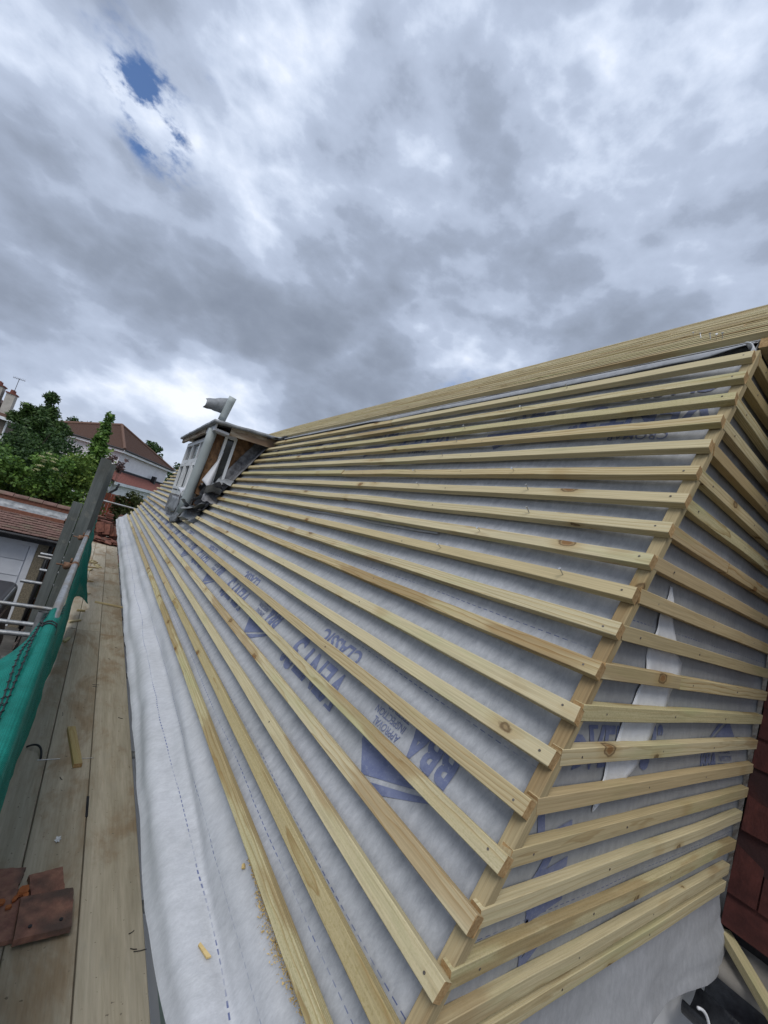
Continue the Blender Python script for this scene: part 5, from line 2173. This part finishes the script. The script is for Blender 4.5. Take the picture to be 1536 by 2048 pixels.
# ------------------------------------------------------------------ plants
def leaves(clumps, n, size, seed, up=0.35, aspect=1.7, tone=0.0):
    """leaf shaped two-triangle blades scattered through the given ellipsoids: (centre, radii)"""
    rnd = random.Random(seed)
    vol = [r[0] * r[1] * r[2] for c, r in clumps]
    tot = sum(v ** 0.75 for v in vol)
    vs, fs, val = [], [], []
    for (c, r), v in zip(clumps, vol):
        m_ = int(n * v ** 0.75 / tot)
        tn = rnd.uniform(-.16, .16) + tone
        for i in range(m_):
            while True:
                d = Vector((rnd.gauss(0, 1), rnd.gauss(0, 1), rnd.gauss(0, 1)))
                if d.length > 1e-3:
                    break
            d.normalize()
            rad = rnd.random() ** 0.45
            rad *= 1.0 + 0.22 * fn(d.x * 2.5 + c[0], d.y * 2.5 + c[1], d.z * 2.5 + c[2])
            p = Vector((c[0] + d.x * r[0] * rad, c[1] + d.y * r[1] * rad, c[2] + d.z * r[2] * rad))
            a = Vector((rnd.gauss(0, 1), rnd.gauss(0, 1), rnd.gauss(0, .7) - 0.2)).normalized()
            nn = (d * 0.7 + Vector((rnd.gauss(0, .6), rnd.gauss(0, .6), rnd.gauss(0, .6) + up))).normalized()
            b = nn.cross(a)
            if b.length < 1e-3:
                continue
            b.normalize()
            s_ = size * rnd.uniform(.6, 1.35)
            k0 = len(vs)
            vs += [tuple(p - a * s_ * .5 * aspect), tuple(p + b * s_ * .42 - nn * s_ * .1), tuple(p + a * s_ * .5 * aspect - nn * s_ * .12), tuple(p - b * s_ * .42 - nn * s_ * .1)]
            fs.append((k0, k0 + 1, k0 + 2, k0 + 3))
            vv = min(1, max(0, 0.42 + tn + rnd.gauss(0, .2)))
            val += [vv] * 4
    return vs, fs, val


def leaf_obj(name, data, mat, parent, off):
    vs, fs, val = data
    me = bpy.data.meshes.new(name)
    me.from_pydata([(v[0] - off.x, v[1] - off.y, v[2] - off.z) for v in vs], [], fs)
    at = me.attributes.new('leaf', 'FLOAT', 'POINT')
    at.data.foreach_set('value', val)
    me.update()
    return link(name, me, mat, parent)


def branch(mb, a, b, r0, r1, bend=0.1, n=6, seed=0):
    a, b = Vector(a), Vector(b)
    pts, rad = [], []
    L = (b - a).length
    for i in range(n):
        t = i / (n - 1)
        p = a.lerp(b, t) + Vector((fn(t * 2 + seed, 1.0), fn(t * 2 + seed, 5.0), 0)) * bend * L * sin(pi * t)
        pts.append(p)
        rad.append(r0 + (r1 - r0) * t)
    mb.tube(pts, r0, 7, radii=rad)


def plant(name, base, clumps, n, size, mat, label, cat, group=None, trunk=0.12, seed=1, extra=None, up=.35, aspect=1.7, limbs=7):
    root = empty(name, base)
    tag(root, label, cat, group)
    off = Vector(base)
    rnd = random.Random(seed)
    m = MB()
    top = max(clumps, key=lambda c: c[0][2])[0]
    mid = Vector((base[0], base[1], base[2] + (top[2] - base[2]) * 0.45))
    branch(m, base, mid, trunk, trunk * .7, .08, 7, seed)
    picks = rnd.sample(clumps, min(limbs, len(clumps)))
    for i, (c, r) in enumerate(picks):
        branch(m, mid.lerp(Vector(base), rnd.uniform(0, .4)), c, trunk * .55, trunk * .12, .12, 6, seed + i)
    m.v = [tuple(Vector(v) - off) for v in m.v]
    m.obj('trunk', MAT['bark'], root, True)
    leaf_obj('crown', leaves(clumps, n, size, seed, up, aspect), mat, root, off)
    if extra:
        nm, data, mt = extra
        leaf_obj(nm, data, mt, root, off)
    return root


def blobs(c, R, n, r, seed, flat=0.0, cone=False):
    """n sub-clumps of radius about r inside an ellipsoid at c with radii R"""
    rnd = random.Random(seed)
    out = []
    for i in range(n):
        d = Vector((rnd.gauss(0, 1), rnd.gauss(0, 1), rnd.gauss(0, 1))).normalized() * (rnd.random() ** 0.4)
        if cone:
            t = rnd.random() ** 1.3
            ang = rnd.uniform(0, 2 * pi)
            q = (1 - t) ** 0.62 * rnd.random() ** 0.35
            d = Vector((cos(ang) * q, sin(ang) * q, t * 2 - 1))
        rr_ = r * rnd.uniform(.65, 1.3)
        out.append(((c[0] + d.x * R[0], c[1] + d.y * R[1], c[2] + d.z * R[2]), (rr_, rr_, rr_ * rnd.uniform(.6, .95))))
    return out


# tall dark conifer left of the white house
cl = blobs((-3.62, 28.0, 0.55), (1.15, 1.1, 1.95), 120, 0.34, 61) + blobs((-3.6, 28.0, 1.6), (.75, .7, 1.35), 40, 0.26, 62, cone=True) + blobs((-3.6, 28, -1.6), (1.2, 1.1, 1.3), 30, .4, 63)
plant('conifer_tree', (-3.75, 28.0, GZ), cl, 24000, 0.10, MAT['leaf_conifer'], 'tall dark conifer with a rounded top behind the ivy, left of the white house', 'tree', seed=61, trunk=.2, aspect=2.6)
# ivy-smothered shrubs behind the garage
G3 = 'overgrown shrubs and ivy behind the garage'
for i, (x, y, zc, R, mt, n, lab) in enumerate((
        (-2.75, 16.8, -1.05, (1.0, 1.0, 0.95), 'leaf_ivy', 7500, 'ivy covered shrub at the left edge of the picture behind the garage coping'),
        (-1.75, 17.2, -0.75, (0.95, 1.0, 1.00), 'leaf_ivy', 8000, 'ivy mound below the cream flower heads, in the middle of the overgrowth'),
        (-0.85, 17.6, -0.70, (0.75, 1.0, 1.05), 'leaf_bright', 7000, 'bright green shrub just left of the tall grey boards'),
        (-2.9, 21.5, 0.0, (1.3, 1.2, 1.1), 'leaf_dark', 7000, 'dark green shrub behind the ivy, under the conifer'),
        (-1.5, 21.0, -0.05, (1.2, 1.2, 1.15), 'leaf_dark', 7500, 'dark green thicket in front of the left wall of the white house'),
        (-0.55, 19.5, -0.15, (0.55, 0.8, 1.05), 'leaf_bright', 5000, 'leafy shrub behind the top of the tall grey boards'))):
    cl = blobs((x, y, zc), R, 34, 0.34, 80 + i)
    cl += blobs((x, y, zc - 1.5), (R[0], R[1], 1.2), 14, 0.45, 180 + i)
    ex = None
    if i == 1:
        fl = [((-1.62 + random.uniform(-.28, .28), 16.35 + random.uniform(-.2, .2), -0.25 + random.uniform(-.45, .32)), (0.09, 0.09, 0.025)) for _ in range(13)]
        ex = ('flower_heads', leaves(fl, 900, 0.028, 5, 1.5, 1.0, .2), MAT['leaf_flower'])
    plant('ivy_shrub', (x, y, GZ), cl, n, 0.085, MAT[mt], lab, 'shrub', G3, trunk=.07, seed=90 + i, extra=ex, aspect=1.25)
# climbing spire
cl = [((-0.65 + 0.10 * fn(i * .5, 2), 18.2, -0.3 + 0.115 * i), (0.34 * (1 - i / 25) + 0.07, 0.3 * (1 - i / 25) + .07, 0.17)) for i in range(21)]
plant('climbing_shrub', (-0.65, 18.2, GZ), cl, 3000, 0.10, MAT['leaf_ivy'], 'tall pointed leafy spire rising in front of the brown hipped roof', 'shrub', trunk=.05, seed=120, aspect=1.3)
cl = blobs((0.06, 17.2, 0.36), (0.30, 0.3, 0.30), 14, 0.12, 130)
plant('purple_shrub', (0.05, 17.2, GZ), cl, 520, 0.055, MAT['leaf_red'], 'sparse purple leaved bush against the white wall above the tall grey boards', 'shrub', trunk=.012, seed=131, limbs=12)
cl = blobs((0.92, 20.0, -1.15), (0.55, 0.6, 0.62), 26, 0.24, 140) + blobs((0.9, 20, -2.3), (.7, .6, 1.2), 14, .35, 141)
plant('garden_bush', (0.92, 20.0, GZ), cl, 5000, 0.075, MAT['leaf_bush'], 'olive green bush in front of the white extension, beyond the tile stacks', 'bush', trunk=.06, seed=142)
# trees beyond the houses
G4 = 'trees standing beyond the white house'
for i, (x, y, zc, R, lab) in enumerate((
        (-3.6, 58.0, 3.3, (1.9, 1.8, 1.9), 'dark tree showing above the left slope of the brown hipped roof'),
        (2.75, 62.0, 3.5, (1.7, 1.7, 2.2), 'dark tree showing above the right slope of the brown hipped roof'),
        (4.3, 60.0, 1.8, (1.5, 1.6, 1.9), 'lower dark tree falling away behind the right end of the hipped roof'),
        (6.6, 54.0, 0.9, (1.5, 1.7, 2.2), 'dark green tree between the white house and the dormer'))):
    cl = blobs((x, y, zc), R, 40, 0.6, 200 + i)
    cl += blobs((x, y, zc - 2.4), (R[0] * .8, R[1] * .8, 1.5), 14, .7, 250 + i)
    plant('garden_tree', (x, y, GZ), cl, 7000, 0.22, MAT['leaf_dark'], lab, 'tree', G4, trunk=.2, seed=210 + i, aspect=1.3)
# far tree line all round, so that the horizon is never bare
rnd = random.Random(300)
cl = []
for i in range(150):
    a = 2 * pi * i / 150
    d = rnd.uniform(150, 210)
    h = rnd.uniform(2.0, 5.0)
    cl.append(((d * sin(a), d * cos(a), GZ + h * .6), (6.5, 6.5, h)))
vs, fs, val = leaves(cl, 20000, 1.5, 301, .3, 1.2)
tag(leaf_obj('distant_trees', (vs, fs, val), MAT['leaf_dark'], None, Vector((0, 0, 0))), 'far line of dark trees on the horizon', 'trees', kind='stuff')

# red-brown fence beyond the tiles
f2 = empty('panel_fence', (0.4, 25.0, GZ))
tag(f2, 'red brown panel fence below the white extension', 'fence')
x = -0.5
while x < 2.6:
    m = MB()
    m.box((x, 25.0 + 0.01 * (int(x * 10) % 2), GZ), (x + 0.13, 25.02 + 0.01 * (int(x * 10) % 2), -0.98))
    wpart(m, 'fence_board', MAT['fence'], f2)
    x += 0.135
m = MB()
m.box((-0.5, 25.03, -1.3), (2.6, 25.08, -1.2))
wpart(m, 'fence_rail', MAT['fence'], f2)
